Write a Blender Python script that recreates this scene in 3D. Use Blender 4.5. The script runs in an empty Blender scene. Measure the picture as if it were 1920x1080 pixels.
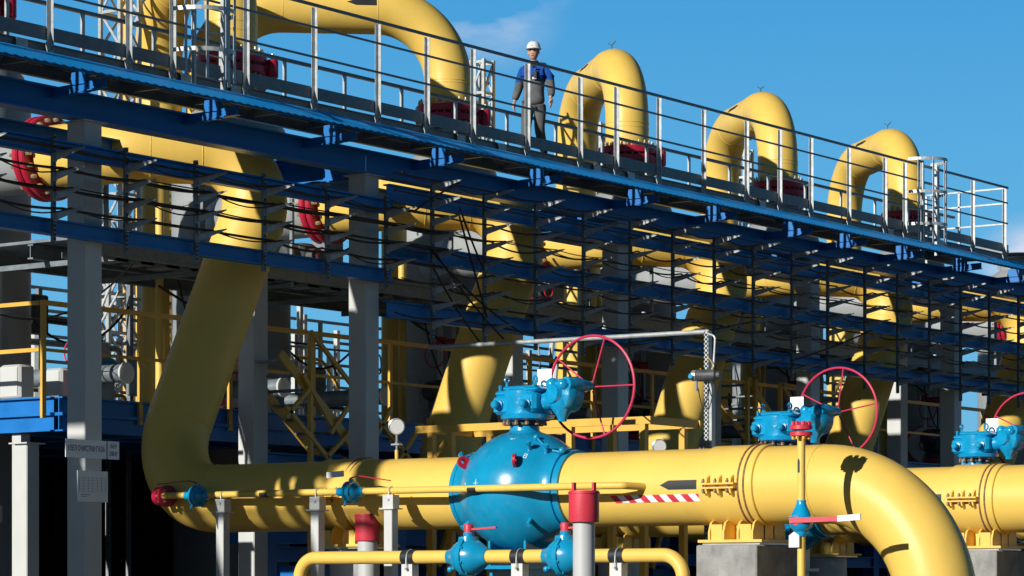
import bpy, bmesh, math, random
from mathutils import Vector, Matrix, Quaternion
random.seed(7)
R = math.radians
sc = bpy.context.scene
COL = sc.collection

# ------------------------------------------------------------------ camera
# world axes: x runs along the cable rack (away from the camera), y runs across it, z up; the camera stands at x=y=0
cam = bpy.data.cameras.new("camera"); cam_o = bpy.data.objects.new("camera", cam); COL.objects.link(cam_o)
cam.sensor_width = 36; cam.lens = 36 * 5181 / 1920
cam.shift_y = (1100 - 540) / 1920
cam.clip_start = 0.5; cam.clip_end = 6000
cam_o.location = (0, 0, 1.6)
cam_o.rotation_euler = (R(90), 0, R(-(90 - 35.969)))
sc.camera = cam_o

# ------------------------------------------------------------------ light
SUN_EL = 19.0
tx, ty = 0.993, -0.118                     # horizontal way the sunlight travels
ce, se = math.cos(R(SUN_EL)), math.sin(R(SUN_EL))
sun = bpy.data.lights.new("sun", 'SUN'); sun.energy = 5.0; sun.angle = R(0.5); sun.color = (1.0, 0.955, 0.87)
sun_o = bpy.data.objects.new("sun", sun); COL.objects.link(sun_o)
sun_o.rotation_euler = Vector((tx * ce, ty * ce, -se)).to_track_quat('-Z', 'Y').to_euler()
sun_o.location = (-20, 5, 30)
sc.view_settings.view_transform = 'Standard'; sc.view_settings.look = 'None'
sc.view_settings.exposure = 0.0; sc.view_settings.gamma = 1.0

w = bpy.data.worlds.new("World"); sc.world = w; w.use_nodes = True
nt = w.node_tree; nt.nodes.clear()
def N(t, **k):
    n = nt.nodes.new(t)
    for a, b in k.items(): setattr(n, a, b)
    return n
L = nt.links.new
out = N('ShaderNodeOutputWorld'); bg = N('ShaderNodeBackground'); L(bg.outputs[0], out.inputs[0])
sky = N('ShaderNodeTexSky'); sky.sky_type = 'NISHITA'; sky.sun_disc = False
sky.sun_elevation = R(SUN_EL); sky.sun_rotation = math.atan2(-tx, -ty); sky.ozone_density = 4.0; sky.dust_density = 0.2
tc = N('ShaderNodeTexCoord'); sep = N('ShaderNodeSeparateXYZ'); L(tc.outputs['Generated'], sep.inputs[0])
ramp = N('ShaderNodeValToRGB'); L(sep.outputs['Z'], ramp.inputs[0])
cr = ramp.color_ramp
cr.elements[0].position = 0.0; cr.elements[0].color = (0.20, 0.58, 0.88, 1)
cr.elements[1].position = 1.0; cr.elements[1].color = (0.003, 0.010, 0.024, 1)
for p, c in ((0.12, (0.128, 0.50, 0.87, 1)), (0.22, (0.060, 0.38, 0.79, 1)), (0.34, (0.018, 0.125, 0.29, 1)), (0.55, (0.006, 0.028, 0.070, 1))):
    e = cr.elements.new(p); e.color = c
skm = N('ShaderNodeVectorMath', operation='SCALE'); L(sky.outputs[0], skm.inputs[0]); skm.inputs['Scale'].default_value = 0.03
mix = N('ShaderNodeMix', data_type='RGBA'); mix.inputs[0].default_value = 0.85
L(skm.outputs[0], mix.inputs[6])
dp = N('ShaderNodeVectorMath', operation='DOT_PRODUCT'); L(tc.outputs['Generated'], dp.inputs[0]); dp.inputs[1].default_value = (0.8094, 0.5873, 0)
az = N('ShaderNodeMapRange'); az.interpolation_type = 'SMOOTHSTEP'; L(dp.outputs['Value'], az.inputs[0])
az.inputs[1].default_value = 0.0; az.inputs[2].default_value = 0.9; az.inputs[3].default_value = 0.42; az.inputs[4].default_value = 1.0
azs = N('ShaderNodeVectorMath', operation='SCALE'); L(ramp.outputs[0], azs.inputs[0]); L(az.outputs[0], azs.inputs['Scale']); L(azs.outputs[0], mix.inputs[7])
def cloud(prev, d, width, amt):
    d = Vector(d).normalized()
    dt = N('ShaderNodeVectorMath', operation='DISTANCE'); L(tc.outputs['Generated'], dt.inputs[0]); dt.inputs[1].default_value = d
    mr = N('ShaderNodeMapRange'); L(dt.outputs['Value'], mr.inputs[0])
    mr.inputs[1].default_value = width; mr.inputs[2].default_value = 0.0; mr.inputs[3].default_value = 0; mr.inputs[4].default_value = 1; mr.interpolation_type = 'SMOOTHSTEP'
    mp = N('ShaderNodeMapping'); mp.inputs['Scale'].default_value = (1, 1, 2.6); L(tc.outputs['Generated'], mp.inputs[0])
    nz = N('ShaderNodeTexNoise'); nz.inputs['Scale'].default_value = 14; nz.inputs['Detail'].default_value = 6; L(mp.outputs[0], nz.inputs[0])
    m2 = N('ShaderNodeMapRange'); L(nz.outputs[0], m2.inputs[0]); m2.inputs[1].default_value = 0.38; m2.inputs[2].default_value = 0.68
    mu = N('ShaderNodeMath', operation='MULTIPLY'); L(mr.outputs[0], mu.inputs[0]); L(m2.outputs[0], mu.inputs[1])
    m3 = N('ShaderNodeMath', operation='MULTIPLY'); L(mu.outputs[0], m3.inputs[0]); m3.inputs[1].default_value = amt
    mx = N('ShaderNodeMix', data_type='RGBA'); L(m3.outputs[0], mx.inputs[0]); L(prev, mx.inputs[6]); mx.inputs[7].default_value = (0.62, 0.70, 0.86, 1)
    return mx.outputs[2]
def pixdir(x, y):
    X = (x - 960) / 5181; Z = (1100 - y) / 5181; S, C = 0.5873, 0.8094
    return (X * S + C, -X * C + S, Z)
c1 = cloud(mix.outputs[2], pixdir(905, -30), 0.036, 2.3)
c1 = cloud(c1, pixdir(1035, -30), 0.012, 0.6)
c1 = cloud(c1, pixdir(1925, 505), 0.022, 2.6)
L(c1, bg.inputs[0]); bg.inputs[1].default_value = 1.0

# ------------------------------------------------------------------ materials
MATS = {}
def mat(name, col, rough=0.45, metal=0.0, var=0.10, scale=3.0, bump=0.0, bscale=40.0, spec=0.5, dirt=0.0, dirtcol=(0.10, 0.08, 0.06), coat=0.0):
    m = bpy.data.materials.new(name); m.use_nodes = True; t = m.node_tree; b = t.nodes['Principled BSDF']
    b.inputs['Roughness'].default_value = rough; b.inputs['Metallic'].default_value = metal
    b.inputs['Specular IOR Level'].default_value = spec
    if coat: b.inputs['Coat Weight'].default_value = coat; b.inputs['Coat Roughness'].default_value = 0.12
    tcn = t.nodes.new('ShaderNodeTexCoord')
    nz = t.nodes.new('ShaderNodeTexNoise'); nz.inputs['Scale'].default_value = scale; nz.inputs['Detail'].default_value = 5
    t.links.new(tcn.outputs['Object'], nz.inputs[0])
    rp = t.nodes.new('ShaderNodeMapRange'); rp.inputs[1].default_value = 0.3; rp.inputs[2].default_value = 0.7
    rp.inputs[3].default_value = 1 - var; rp.inputs[4].default_value = 1 + var; t.links.new(nz.outputs[0], rp.inputs[0])
    vm = t.nodes.new('ShaderNodeVectorMath'); vm.operation = 'SCALE'; vm.inputs[0].default_value = col; t.links.new(rp.outputs[0], vm.inputs['Scale'])
    src = vm.outputs[0]
    if dirt > 0:
        n2 = t.nodes.new('ShaderNodeTexNoise'); n2.inputs['Scale'].default_value = scale * 3.1; n2.inputs['Detail'].default_value = 8; n2.inputs['Roughness'].default_value = 0.7
        mp = t.nodes.new('ShaderNodeMapping'); mp.inputs['Scale'].default_value = (1, 1, 0.35); t.links.new(tcn.outputs['Object'], mp.inputs[0]); t.links.new(mp.outputs[0], n2.inputs[0])
        r2 = t.nodes.new('ShaderNodeMapRange'); r2.inputs[1].default_value = 0.52; r2.inputs[2].default_value = 0.78; r2.inputs[3].default_value = 0; r2.inputs[4].default_value = dirt
        t.links.new(n2.outputs[0], r2.inputs[0])
        mx = t.nodes.new('ShaderNodeMix'); mx.data_type = 'RGBA'; t.links.new(r2.outputs[0], mx.inputs[0]); t.links.new(src, mx.inputs[6]); mx.inputs[7].default_value = (*dirtcol, 1)
        src = mx.outputs[2]
    t.links.new(src, b.inputs['Base Color'])
    rr = t.nodes.new('ShaderNodeMapRange'); rr.inputs[3].default_value = max(0.05, rough - 0.08); rr.inputs[4].default_value = min(1, rough + 0.1); t.links.new(nz.outputs[0], rr.inputs[0]); t.links.new(rr.outputs[0], b.inputs['Roughness'])
    if bump > 0:
        n3 = t.nodes.new('ShaderNodeTexNoise'); n3.inputs['Scale'].default_value = bscale; n3.inputs['Detail'].default_value = 4; t.links.new(tcn.outputs['Object'], n3.inputs[0])
        bp = t.nodes.new('ShaderNodeBump'); bp.inputs['Strength'].default_value = bump; bp.inputs['Distance'].default_value = 0.01
        t.links.new(n3.outputs[0], bp.inputs['Height']); t.links.new(bp.outputs[0], b.inputs['Normal'])
    MATS[name] = m
    return m
YEL = mat('yellow_paint', (0.82, 0.552, 0.118), 0.42, var=0.04, scale=1.3, bump=0.12, bscale=7, dirt=0.22, dirtcol=(0.50, 0.36, 0.12), spec=0.4)
YEL2 = mat('yellow_steel_paint', (0.72, 0.42, 0.06), 0.45, var=0.08, dirt=0.2)
BLU = mat('blue_steel_paint', (0.003, 0.165, 0.52), 0.42, var=0.10, dirt=0.12, dirtcol=(0.02, 0.05, 0.10))
BLUL = mat('light_blue_sheet', (0.006, 0.40, 1.0), 0.5, var=0.06, spec=0.3)
VAL = mat('valve_blue_paint', (0.005, 0.28, 0.52), 0.24, var=0.07, scale=4, bump=0.12, bscale=9, dirt=0.34, dirtcol=(0.10, 0.26, 0.34), coat=0.4)
VALD = mat('valve_blue_cast_paint', (0.005, 0.30, 0.58), 0.20, var=0.12, scale=9, bump=0.55, bscale=16, coat=0.5)
RED = mat('red_flange_paint', (0.42, 0.012, 0.04), 0.40, var=0.12, scale=5)
REDB = mat('bright_red_paint', (0.62, 0.04, 0.07), 0.45, var=0.10, scale=6, bump=0.1)
WHL = mat('handwheel_paint', (0.60, 0.035, 0.10), 0.35, var=0.06)
GAL = mat('galvanised_steel', (0.46, 0.49, 0.50), 0.42, metal=0.35, var=0.16, scale=12)
GALD = mat('dull_galvanised_steel', (0.20, 0.235, 0.26), 0.5, metal=0.35, var=0.18, scale=8)
COLM = mat('light_grey_column_paint', (0.56, 0.575, 0.57), 0.5, var=0.05, scale=2, dirt=0.12, dirtcol=(0.30, 0.29, 0.26))
VES = mat('grey_vessel_paint', (0.30, 0.32, 0.33), 0.5, var=0.10, scale=1.4, dirt=0.25, dirtcol=(0.16, 0.15, 0.14))
SILV = mat('aluminium_cladding', (0.62, 0.63, 0.64), 0.3, metal=0.7, var=0.08)
BOLT = mat('zinc_bolt', (0.50, 0.44, 0.30), 0.35, metal=0.6, var=0.25, scale=30)
RUST = mat('rusty_bolt', (0.28, 0.16, 0.10), 0.6, metal=0.3, var=0.4, scale=30)
BLK = mat('black_cable_rubber', (0.008, 0.008, 0.010), 0.5, var=0.2)
BLKP = mat('black_marking_paint', (0.018, 0.020, 0.024), 0.5, var=0.1)
WHT = mat('white_plate', (0.86, 0.88, 0.90), 0.45, var=0.03)
DARK = mat('deep_shade_black', (0.012, 0.012, 0.015), 0.8, var=0.5, scale=0.8, spec=0.1)  # near-black colour standing in for the deep shade under the platform
DKG = mat('dark_grey_casting', (0.06, 0.065, 0.07), 0.5, var=0.3, scale=12, bump=0.3)
CON = mat('concrete', (0.30, 0.30, 0.29), 0.9, var=0.25, scale=5, bump=0.6, bscale=30, dirt=0.5, dirtcol=(0.10, 0.10, 0.10))
GRV = mat('gravel_ground', (0.085, 0.066, 0.045), 0.95, var=0.35, scale=2, bump=0.6, bscale=25)
PIPG = mat('grey_plastic_pipe', (0.50, 0.51, 0.52), 0.45, var=0.05)
INK = mat('dark_blue_print', (0.02, 0.03, 0.09), 0.6, var=0.05)
STEN = mat('black_stencil_paint', (0.02, 0.025, 0.03), 0.7, var=0.1)

# ------------------------------------------------------------------ mesh helpers
def frame(d):
    d = Vector(d).normalized()
    up = Vector((0, 0, 1)) if abs(d.z) < 0.95 else Vector((1, 0, 0))
    a = d.cross(up).normalized(); b = a.cross(d).normalized()
    return d, a, b
class MB:
    def __init__(s): s.v = []; s.f = []; s.st = []
    def add(s, v, f):
        o = len(s.v); s.st.append((o, len(s.f))); s.v += [Vector(p) for p in v]; s.f += [tuple(i + o for i in q) for q in f]; return s
    def box(s, x0, x1, y0, y1, z0, z1):
        return s.add([(x0,y0,z0),(x1,y0,z0),(x1,y1,z0),(x0,y1,z0),(x0,y0,z1),(x1,y0,z1),(x1,y1,z1),(x0,y1,z1)],
                     [(0,3,2,1),(4,5,6,7),(0,1,5,4),(1,2,6,5),(2,3,7,6),(3,0,4,7)])
    def cbox(s, x0, x1, y0, y1, z0, z1, c=0.02):      # box with chamfered vertical edges and top/bottom rim
        pts = [(x0+c,y0),(x1-c,y0),(x1,y0+c),(x1,y1-c),(x1-c,y1),(x0+c,y1),(x0,y1-c),(x0,y0+c)]
        cx, cy = (x0+x1)/2, (y0+y1)/2
        def ins(p, k): return (p[0] + (c*k if p[0] < cx else -c*k), p[1] + (c*k if p[1] < cy else -c*k))
        rings = [(z0, 1), (z0+c, 0), (z1-c, 0), (z1, 1)]
        v = []
        for z, k in rings: v += [(*ins(p, k), z) for p in pts]
        f = []
        for r in range(3):
            for i in range(8): j = (i+1) % 8; f.append((r*8+i, r*8+j, r*8+8+j, r*8+8+i))
        f.append(tuple(range(7, -1, -1))); f.append(tuple(range(24, 32)))
        return s.add(v, f)
    def beam(s, p, q, w, h, up=None):
        p = Vector(p); q = Vector(q); d, a, b = frame(q - p)
        if up is not None:
            b = (Vector(up) - d * Vector(up).dot(d)).normalized(); a = d.cross(b)
        v = [c + a * i * w / 2 + b * j * h / 2 for c in (p, q) for i, j in ((-1,-1),(1,-1),(1,1),(-1,1))]
        return s.add(v, [(0,1,2,3),(7,6,5,4),(0,4,5,1),(1,5,6,2),(2,6,7,3),(3,7,4,0)])
    def ibeam(s, p, q, w, h, tf=0.02, tw=0.014, up=(0,0,1)):
        p = Vector(p); q = Vector(q); d = (q - p).normalized(); b = (Vector(up) - d * Vector(up).dot(d)).normalized(); a = d.cross(b)
        pr = [(-w/2,-h/2),(w/2,-h/2),(w/2,-h/2+tf),(tw/2,-h/2+tf),(tw/2,h/2-tf),(w/2,h/2-tf),(w/2,h/2),(-w/2,h/2),(-w/2,h/2-tf),(-tw/2,h/2-tf),(-tw/2,-h/2+tf),(-w/2,-h/2+tf)]
        v = [c + a * x + b * y for c in (p, q) for x, y in pr]; n = 12
        f = [(i, (i+1) % n, n + (i+1) % n, n + i) for i in range(n)] + [(11,10,3,2,1,0),(10,9,4,3),(9,8,7,6,5,4),(12,13,14,15,22,23),(15,16,21,22),(16,17,18,19,20,21)]
        return s.add(v, f)
    def tube(s, pts, r, n=12, caps=True):
        pts = [Vector(p) for p in pts]; m = len(pts)
        rr = r if isinstance(r, (list, tuple)) else [r] * m
        tan = []
        for i in range(m):
            a = pts[min(i+1, m-1)] - pts[max(i-1, 0)]; tan.append(a.normalized())
        _, u, _ = frame(tan[0]); vs = []
        for i in range(m):
            if i: u = (tan[i-1].rotation_difference(tan[i])) @ u
            u = (u - tan[i] * u.dot(tan[i])).normalized(); w_ = tan[i].cross(u)
            for k in range(n):
                t = 2 * math.pi * k / n; vs.append(pts[i] + (u * math.cos(t) + w_ * math.sin(t)) * rr[i])
        f = [(i*n+k, i*n+(k+1) % n, (i+1)*n+(k+1) % n, (i+1)*n+k) for i in range(m-1) for k in range(n)]
        if caps: f.append(tuple(range(n-1, -1, -1))); f.append(tuple(range((m-1)*n, m*n)))
        return s.add(vs, f)
    def lathe(s, o, d, prof, n=24):
        o = Vector(o); d, a, b = frame(d); vs = []
        for t, r in prof:
            for k in range(n):
                th = 2 * math.pi * k / n; vs.append(o + d * t + (a * math.cos(th) + b * math.sin(th)) * max(r, 1e-4))
        m = len(prof)
        f = [(i*n+k, i*n+(k+1) % n, (i+1)*n+(k+1) % n, (i+1)*n+k) for i in range(m-1) for k in range(n)]
        f.append(tuple(range(n-1, -1, -1))); f.append(tuple(range((m-1)*n, m*n)))
        return s.add(vs, f)
    def prism(s, poly, off):
        off = Vector(off); n = len(poly); v = [Vector(p) for p in poly] + [Vector(p) + off for p in poly]
        f = [tuple(range(n-1, -1, -1)), tuple(range(n, 2*n))] + [(i, (i+1) % n, n+(i+1) % n, n+i) for i in range(n)]
        return s.add(v, f)
    def torus(s, c, d, R0, r, n=48, m=8, ang=(0, 2*math.pi)):
        c = Vector(c); d, a, b = frame(d); full = abs(ang[1]-ang[0]-2*math.pi) < 1e-6
        k = n if full else n + 1
        pts = [c + (a*math.cos(ang[0]+(ang[1]-ang[0])*i/n) + b*math.sin(ang[0]+(ang[1]-ang[0])*i/n))*R0 for i in range(k)]
        vs = []
        for p in pts:
            e = (p - c).normalized()
            for j in range(m): t = 2*math.pi*j/m; vs.append(p + (e*math.cos(t) + d*math.sin(t))*r)
        f = [(i*m+j, ((i+1) % k)*m+j, ((i+1) % k)*m+(j+1) % m, i*m+(j+1) % m) for i in range(n) for j in range(m)]
        return s.add(vs, f)
    def sphere(s, c, r, n=12, sc_=(1,1,1)):
        prof = [(-r*math.cos(math.pi*i/n), r*math.sin(math.pi*i/n)) for i in range(n+1)]
        o = len(s.v); s.lathe(c, (0,0,1), prof, n*2); c = Vector(c)
        for i in range(o, len(s.v)):
            q = s.v[i] - c; s.v[i] = c + Vector((q.x*sc_[0], q.y*sc_[1], q.z*sc_[2]))
        return s
    def build(s, name, m, parent=None, ang=35):
        me = bpy.data.meshes.new(name)
        base = Vector((0,0,0))
        if parent is not None:
            p = parent
            while p is not None: base += p.location; p = p.parent
        elif s.v:
            base = Vector(((min(v.x for v in s.v)+max(v.x for v in s.v))/2, (min(v.y for v in s.v)+max(v.y for v in s.v))/2, min(v.z for v in s.v)))
        me.from_pydata([tuple(v - base) for v in s.v], [], s.f)
        ms = m if isinstance(m, (list, tuple)) else [m]
        for x in ms: me.materials.append(x)
        bm = bmesh.new(); bm.from_mesh(me); bmesh.ops.recalc_face_normals(bm, faces=bm.faces); bm.to_mesh(me); bm.free()
        me.polygons.foreach_set('use_smooth', [True]*len(me.polygons)); me.set_sharp_from_angle(angle=R(ang))
        o = bpy.data.objects.new(name, me); COL.objects.link(o)
        if parent is not None: o.parent = parent
        else: o.location = base
        return o
def build_split(b, n, name, m, parent, ang=35):
    # n primitives make one piece; every piece becomes a part of its own
    st = b.st + [(len(b.v), len(b.f))]; last = None
    for i in range(0, len(b.st), n):
        j = min(i+n, len(b.st)); (v0, f0), (v1, f1) = st[i], st[j]
        q = MB(); q.v = b.v[v0:v1]; q.f = [tuple(k-v0 for k in f) for f in b.f[f0:f1]]; last = q.build(name, m, parent, ang)
    return last
def tag(o, label=None, cat=None, group=None, kind=None):
    if label: o['label'] = label
    if cat: o['category'] = cat
    if group: o['group'] = group
    if kind: o['kind'] = kind
    return o
def empty(name, loc, label, cat, group=None):
    o = bpy.data.objects.new(name, None); COL.objects.link(o); o.location = loc; o.empty_display_size = 0.2
    return tag(o, label, cat, group)
def copy_tree(o, parent=None):
    c = o.copy(); COL.objects.link(c); c.parent = parent
    for ch in list(o.children): copy_tree(ch, c)
    return c
def dup(o, delta, label):
    c = copy_tree(o); c.location = o.location + Vector(delta); c['label'] = label
    return c
def fillet(pts, rads, seg=12):
    pts = [Vector(p) for p in pts]; res = [pts[0]]; bends = []
    for i in range(1, len(pts)-1):
        rad = rads[i-1] if isinstance(rads, tuple) else rads
        a = (pts[i-1]-pts[i]).normalized(); b = (pts[i+1]-pts[i]).normalized()
        ang = a.angle(b); t = rad / math.tan(ang/2); c = pts[i] + (a+b).normalized() * rad / math.sin(ang/2)
        p0 = pts[i] + a*t; p1 = pts[i] + b*t; v0 = p0-c; v1 = p1-c; tot = v0.angle(v1); ax = v0.cross(v1).normalized()
        for k in range(seg+1): res.append(c + Quaternion(ax, tot*k/seg) @ v0)
        bends.append((p0, -a)); bends.append((p1, b))
    res.append(pts[-1])
    return res, bends
def seams(bends, r, parent, m):
    for p, d in bends: MB().torus(p, d, r+0.001, 0.006, 40, 6).build('weld_seam', m, parent)
def catenary(p, q, sag, n=10):
    p = Vector(p); q = Vector(q)
    return [p.lerp(q, i/n) - Vector((0,0,sag*4*(i/n)*(1-i/n))) for i in range(n+1)]
def flange_stack(parent, c, d, ro, th, nb, m=RED, rb=None, stud=0.26, br=0.03):
    # ring pair with a gap, studs and nuts through it
    c = Vector(c); dd, a, b = frame(d)
    for sgn in (-1, 1):
        MB().lathe(c + dd*sgn*(th/2+0.012), dd, [(-th/2, ro*0.74), (-th/2, ro-0.02), (-th/2+0.02, ro), (th/2-0.02, ro), (th/2, ro-0.02), (th/2, ro*0.74)], 48).build('flange_ring', m, parent)
    st = MB(); rb = rb or ro*0.88
    for k in range(nb):
        t = 2*math.pi*k/nb; p = c + (a*math.cos(t)+b*math.sin(t))*rb
        st.tube([p - dd*stud, p + dd*stud], br*0.62, 8)
        for s_ in (-1, 1): st.lathe(p + dd*s_*(th+0.045), dd, [(-0.035, br), (0.035, br)], 6); 
    build_split(st, 3, 'stud_bolt', BOLT, parent)

# ------------------------------------------------------------------ setting
g = MB(); nn = 60
g.add([(-3000,-3000,0),(3000,-3000,0),(3000,3000,0),(-3000,3000,0)], [(0,1,2,3)])
tag(g.build('ground', GRV), kind='structure')

D = 0.84; PR = D/2; PITCH = 5.72
ORD = ['first', 'second', 'third', 'fourth', 'fifth', 'sixth']

# ------------------------------------------------------------------ gas lines: run from vessel nozzle, leaning drop, low run, elbow to ground
def gas_line(k):
    o = PITCH * k; s0 = 25.70 + o
    top = Vector((27.16+o, 23.48, 7.21))
    rt = empty('gas_pipe', (s0, 18.6, 0), 'x', 'pipe', 'yellow gas pipes dropping from the vessels to the valve row')
    mid = top + Vector((-0.707, 0.707, 0)) * 2.00; a = mid + Vector((0, 1.15, 0))
    pts = [a, mid, top, (25.56+o, 24.18, 2.69), (s0, 19.20, 2.69)]
    path, bd = fillet(pts, (0.9, 0.68, 0.95), 16)
    MB().tube(path, PR, 48).build('pipe_run', YEL, rt)
    seams(bd, PR, rt, YEL)
    p2, bd2 = fillet([(s0, 17.74, 2.69), (s0, 13.22, 2.69), (s0, 13.22, -0.3)], 1.32, 24)
    MB().tube(p2, PR, 56).build('pipe_elbow', YEL, rt)
    seams(bd2, PR, rt, YEL)
    for y0, y1 in ((15.80, 15.25), (21.30, 20.72)):
        # split repair sleeve held by bolted side plates, sitting on a saddle
        sl = MB().lathe((s0, (y0+y1)/2, 2.69), (0,1,0), [(-0.34,PR+0.001),(-0.33,PR+0.022),(0.33,PR+0.022),(0.34,PR+0.001)], 56).build('saddle_sleeve', YEL, rt)
        bb = MB()
        for e in (0.02, 0.09): bb.torus((s0, y1+0.02+e, 2.69), (0,1,0), PR+0.026, 0.011, 48, 6)
        build_split(bb, 1, 'clamp_band', RUST, rt)
        cp = MB(); hx = s0-PR-0.022
        for z in (-0.022, 0.022): cp.box(hx-0.075, hx+0.02, y1+0.12, y1+0.52, 2.68+z-0.009, 2.68+z+0.009)
        for i in range(3):
            yy = y1+0.17+i*0.15
            for sg in (-1, 1): cp.prism([(hx+0.03,yy-0.012,2.68+sg*0.03),(hx-0.07,yy-0.012,2.68+sg*0.03),(hx-0.05,yy-0.012,2.68+sg*0.08),(hx+0.02,yy-0.012,2.68+sg*0.125)], (0,0.024,0))
        c_ = cp.build('clamp_lug', YEL, rt)
        bt = MB()
        for i in range(3):
            yy = y1+0.215+i*0.15; bt.tube([(hx-0.04, yy, 2.60), (hx-0.04, yy, 2.76)], 0.012, 8)
            for z in (2.63, 2.725): bt.lathe((hx-0.04, yy, z), (0,0,1), [(-0.014,0.024),(0.014,0.024)], 6)
        build_split(bt, 3, 'clamp_bolt', RUST, c_)
        # saddle
        sd = MB()
        sd.box(s0-0.36, s0+0.36, y1-0.14, y1+0.66, 2.075, 2.105)
        for yy in (y1-0.02, y1+0.16, y1+0.34, y1+0.52):
            sd.prism([(s0-0.34,yy,2.105),(s0-0.34,yy,2.19),(s0-0.30,yy,2.29),(s0-0.25,yy,2.315),(s0-0.14,yy,2.29),(s0,yy,2.275),(s0+0.14,yy,2.31),(s0+0.27,yy,2.40),(s0+0.34,yy,2.24),(s0+0.34,yy,2.105)], (0,0.022,0))
        for xx in (-0.10, 0.10): sd.box(s0+xx-0.012, s0+xx+0.012, y1-0.02, y1+0.54, 2.105, 2.26)
        for (ya_, yb_) in ((y1+0.0, y1+0.16), (y1+0.36, y1+0.52)): sd.box(s0-0.315, s0-0.295, ya_+0.02, yb_, 2.105, 2.27)
        sdo = sd.build('saddle', YEL, rt)
        MB().box(s0-0.33, s0+0.30, y1-0.10, y1+0.62, 2.050, 2.074).build('slide_plate', SILV, sdo)
    return rt
PIPE_LABELS = ['nearest big yellow gas pipe, running through the blue ball valve to the right elbow',
               'yellow gas pipe just behind the nearest one, seen past its elbow at the right edge',
               'yellow gas pipe leaning down behind the vertical slotted detector mast',
               'yellow gas pipe leaning down above the right end of the front elbow',
               'yellow gas pipe at the far right edge, mostly hidden by the rack']
gp = []
for k in range(5):
    p = gas_line(k); p['label'] = PIPE_LABELS[k]; gp.append(p)
# markings on the near pipe and its copies' rows
def cyl_patch(p0, d, r, strips, name, m, parent, off=0.004):
    # strips: list of polygons in (along, angle) ; angle 0 = horizontal towards -x side
    p0 = Vector(p0); d = Vector(d).normalized(); up = Vector((0,0,1)); up = (up - d*up.dot(d)).normalized(); side = up.cross(d)
    if side.x > 0: side = -side
    b = MB()
    for (t0, t1, aL0, aL1, aR0, aR1) in strips:
        n = 6; vs = []
        for i in range(n+1):
            for (t, a0, a1) in ((t0, aL0, aL1), (t1, aR0, aR1)):
                a = a0 + (a1-a0)*i/n
                e = side*math.cos(a) + up*math.sin(a); vs.append(p0 + d*t + e*(r+off))
        fs = [(2*i, 2*i+1, 2*i+3, 2*i+2) for i in range(n)]
        b.add(vs, fs)
    return b.build(name, m, parent)
for k in range(4):
    s0 = 25.70 + PITCH*k; rt = gp[k]; yo = 0
    b1 = [(16.25-0.0, 15.89, -0.09, 0.15, -0.09, 0.15)]
    cyl_patch((s0, 0, 2.69), (0,1,0), PR, b1 + [(16.36, 16.25, 0.03, 0.03, -0.09, 0.15)], 'flow_arrow', BLKP, rt)
    cyl_patch((s0, 0, 2.69), (0,1,0), PR, [(22.3, 21.9, -0.12, 0.02, -0.12, 0.02)], 'flow_arrow', BLKP, rt)
    n = 13; stp_r = []; stp_w = []; L0, L1 = 17.02, 15.82
    for i in range(n):
        a = L0 + (L1-L0)*i/n; b_ = L0 + (L1-L0)*(i+1)/n
        # slanted piece: shift lower edge left
        (stp_r if i % 2 == 0 else stp_w).append((a, b_))
    def slant(lst, name, m):
        q = MB(); p0 = Vector((s0, 0, 2.69)); rr = PR + 0.005; a0, a1 = -0.41, -0.21; sh = 0.07
        for a, b_ in lst:
            vs = []
            for i in range(4):
                t = i/3; an = a0+(a1-a0)*t
                for yy in (a, b_): vs.append((s0 - rr*math.cos(an), yy + sh*t - sh, 2.69 + rr*math.sin(an)))
            q.add(vs, [(2*i, 2*i+1, 2*i+3, 2*i+2) for i in range(3)])
        q.build(name, m, rt)
    slant(stp_r, 'warning_tape', REDB); slant(stp_w, 'warning_tape', WHT)
# concrete plinths
for k in range(4):
    s0 = 25.70 + PITCH*k
    for j, y1 in enumerate((15.25, 20.72)):
        b = MB()
        b.cbox(s0-0.43, s0+0.43, y1-0.12, y1+0.64, -0.2, 2.048, 0.012) if j == 0 else b.lathe((s0, y1+0.26, -0.2), (0,0,1), [(0,0.30),(2.235,0.30),(2.247,0.29)], 32)
        o = b.build('plinth', CON if j == 0 else PIPG)
        tag(o, ['grey rough concrete plinth under the %s pipe saddle' if j == 0 else 'round grey support post under the left saddle of the %s pipe'][0] % ('near' if k == 0 else ORD[k] + ' nearest'), 'plinth', 'supports under the pipe saddles')

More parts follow.
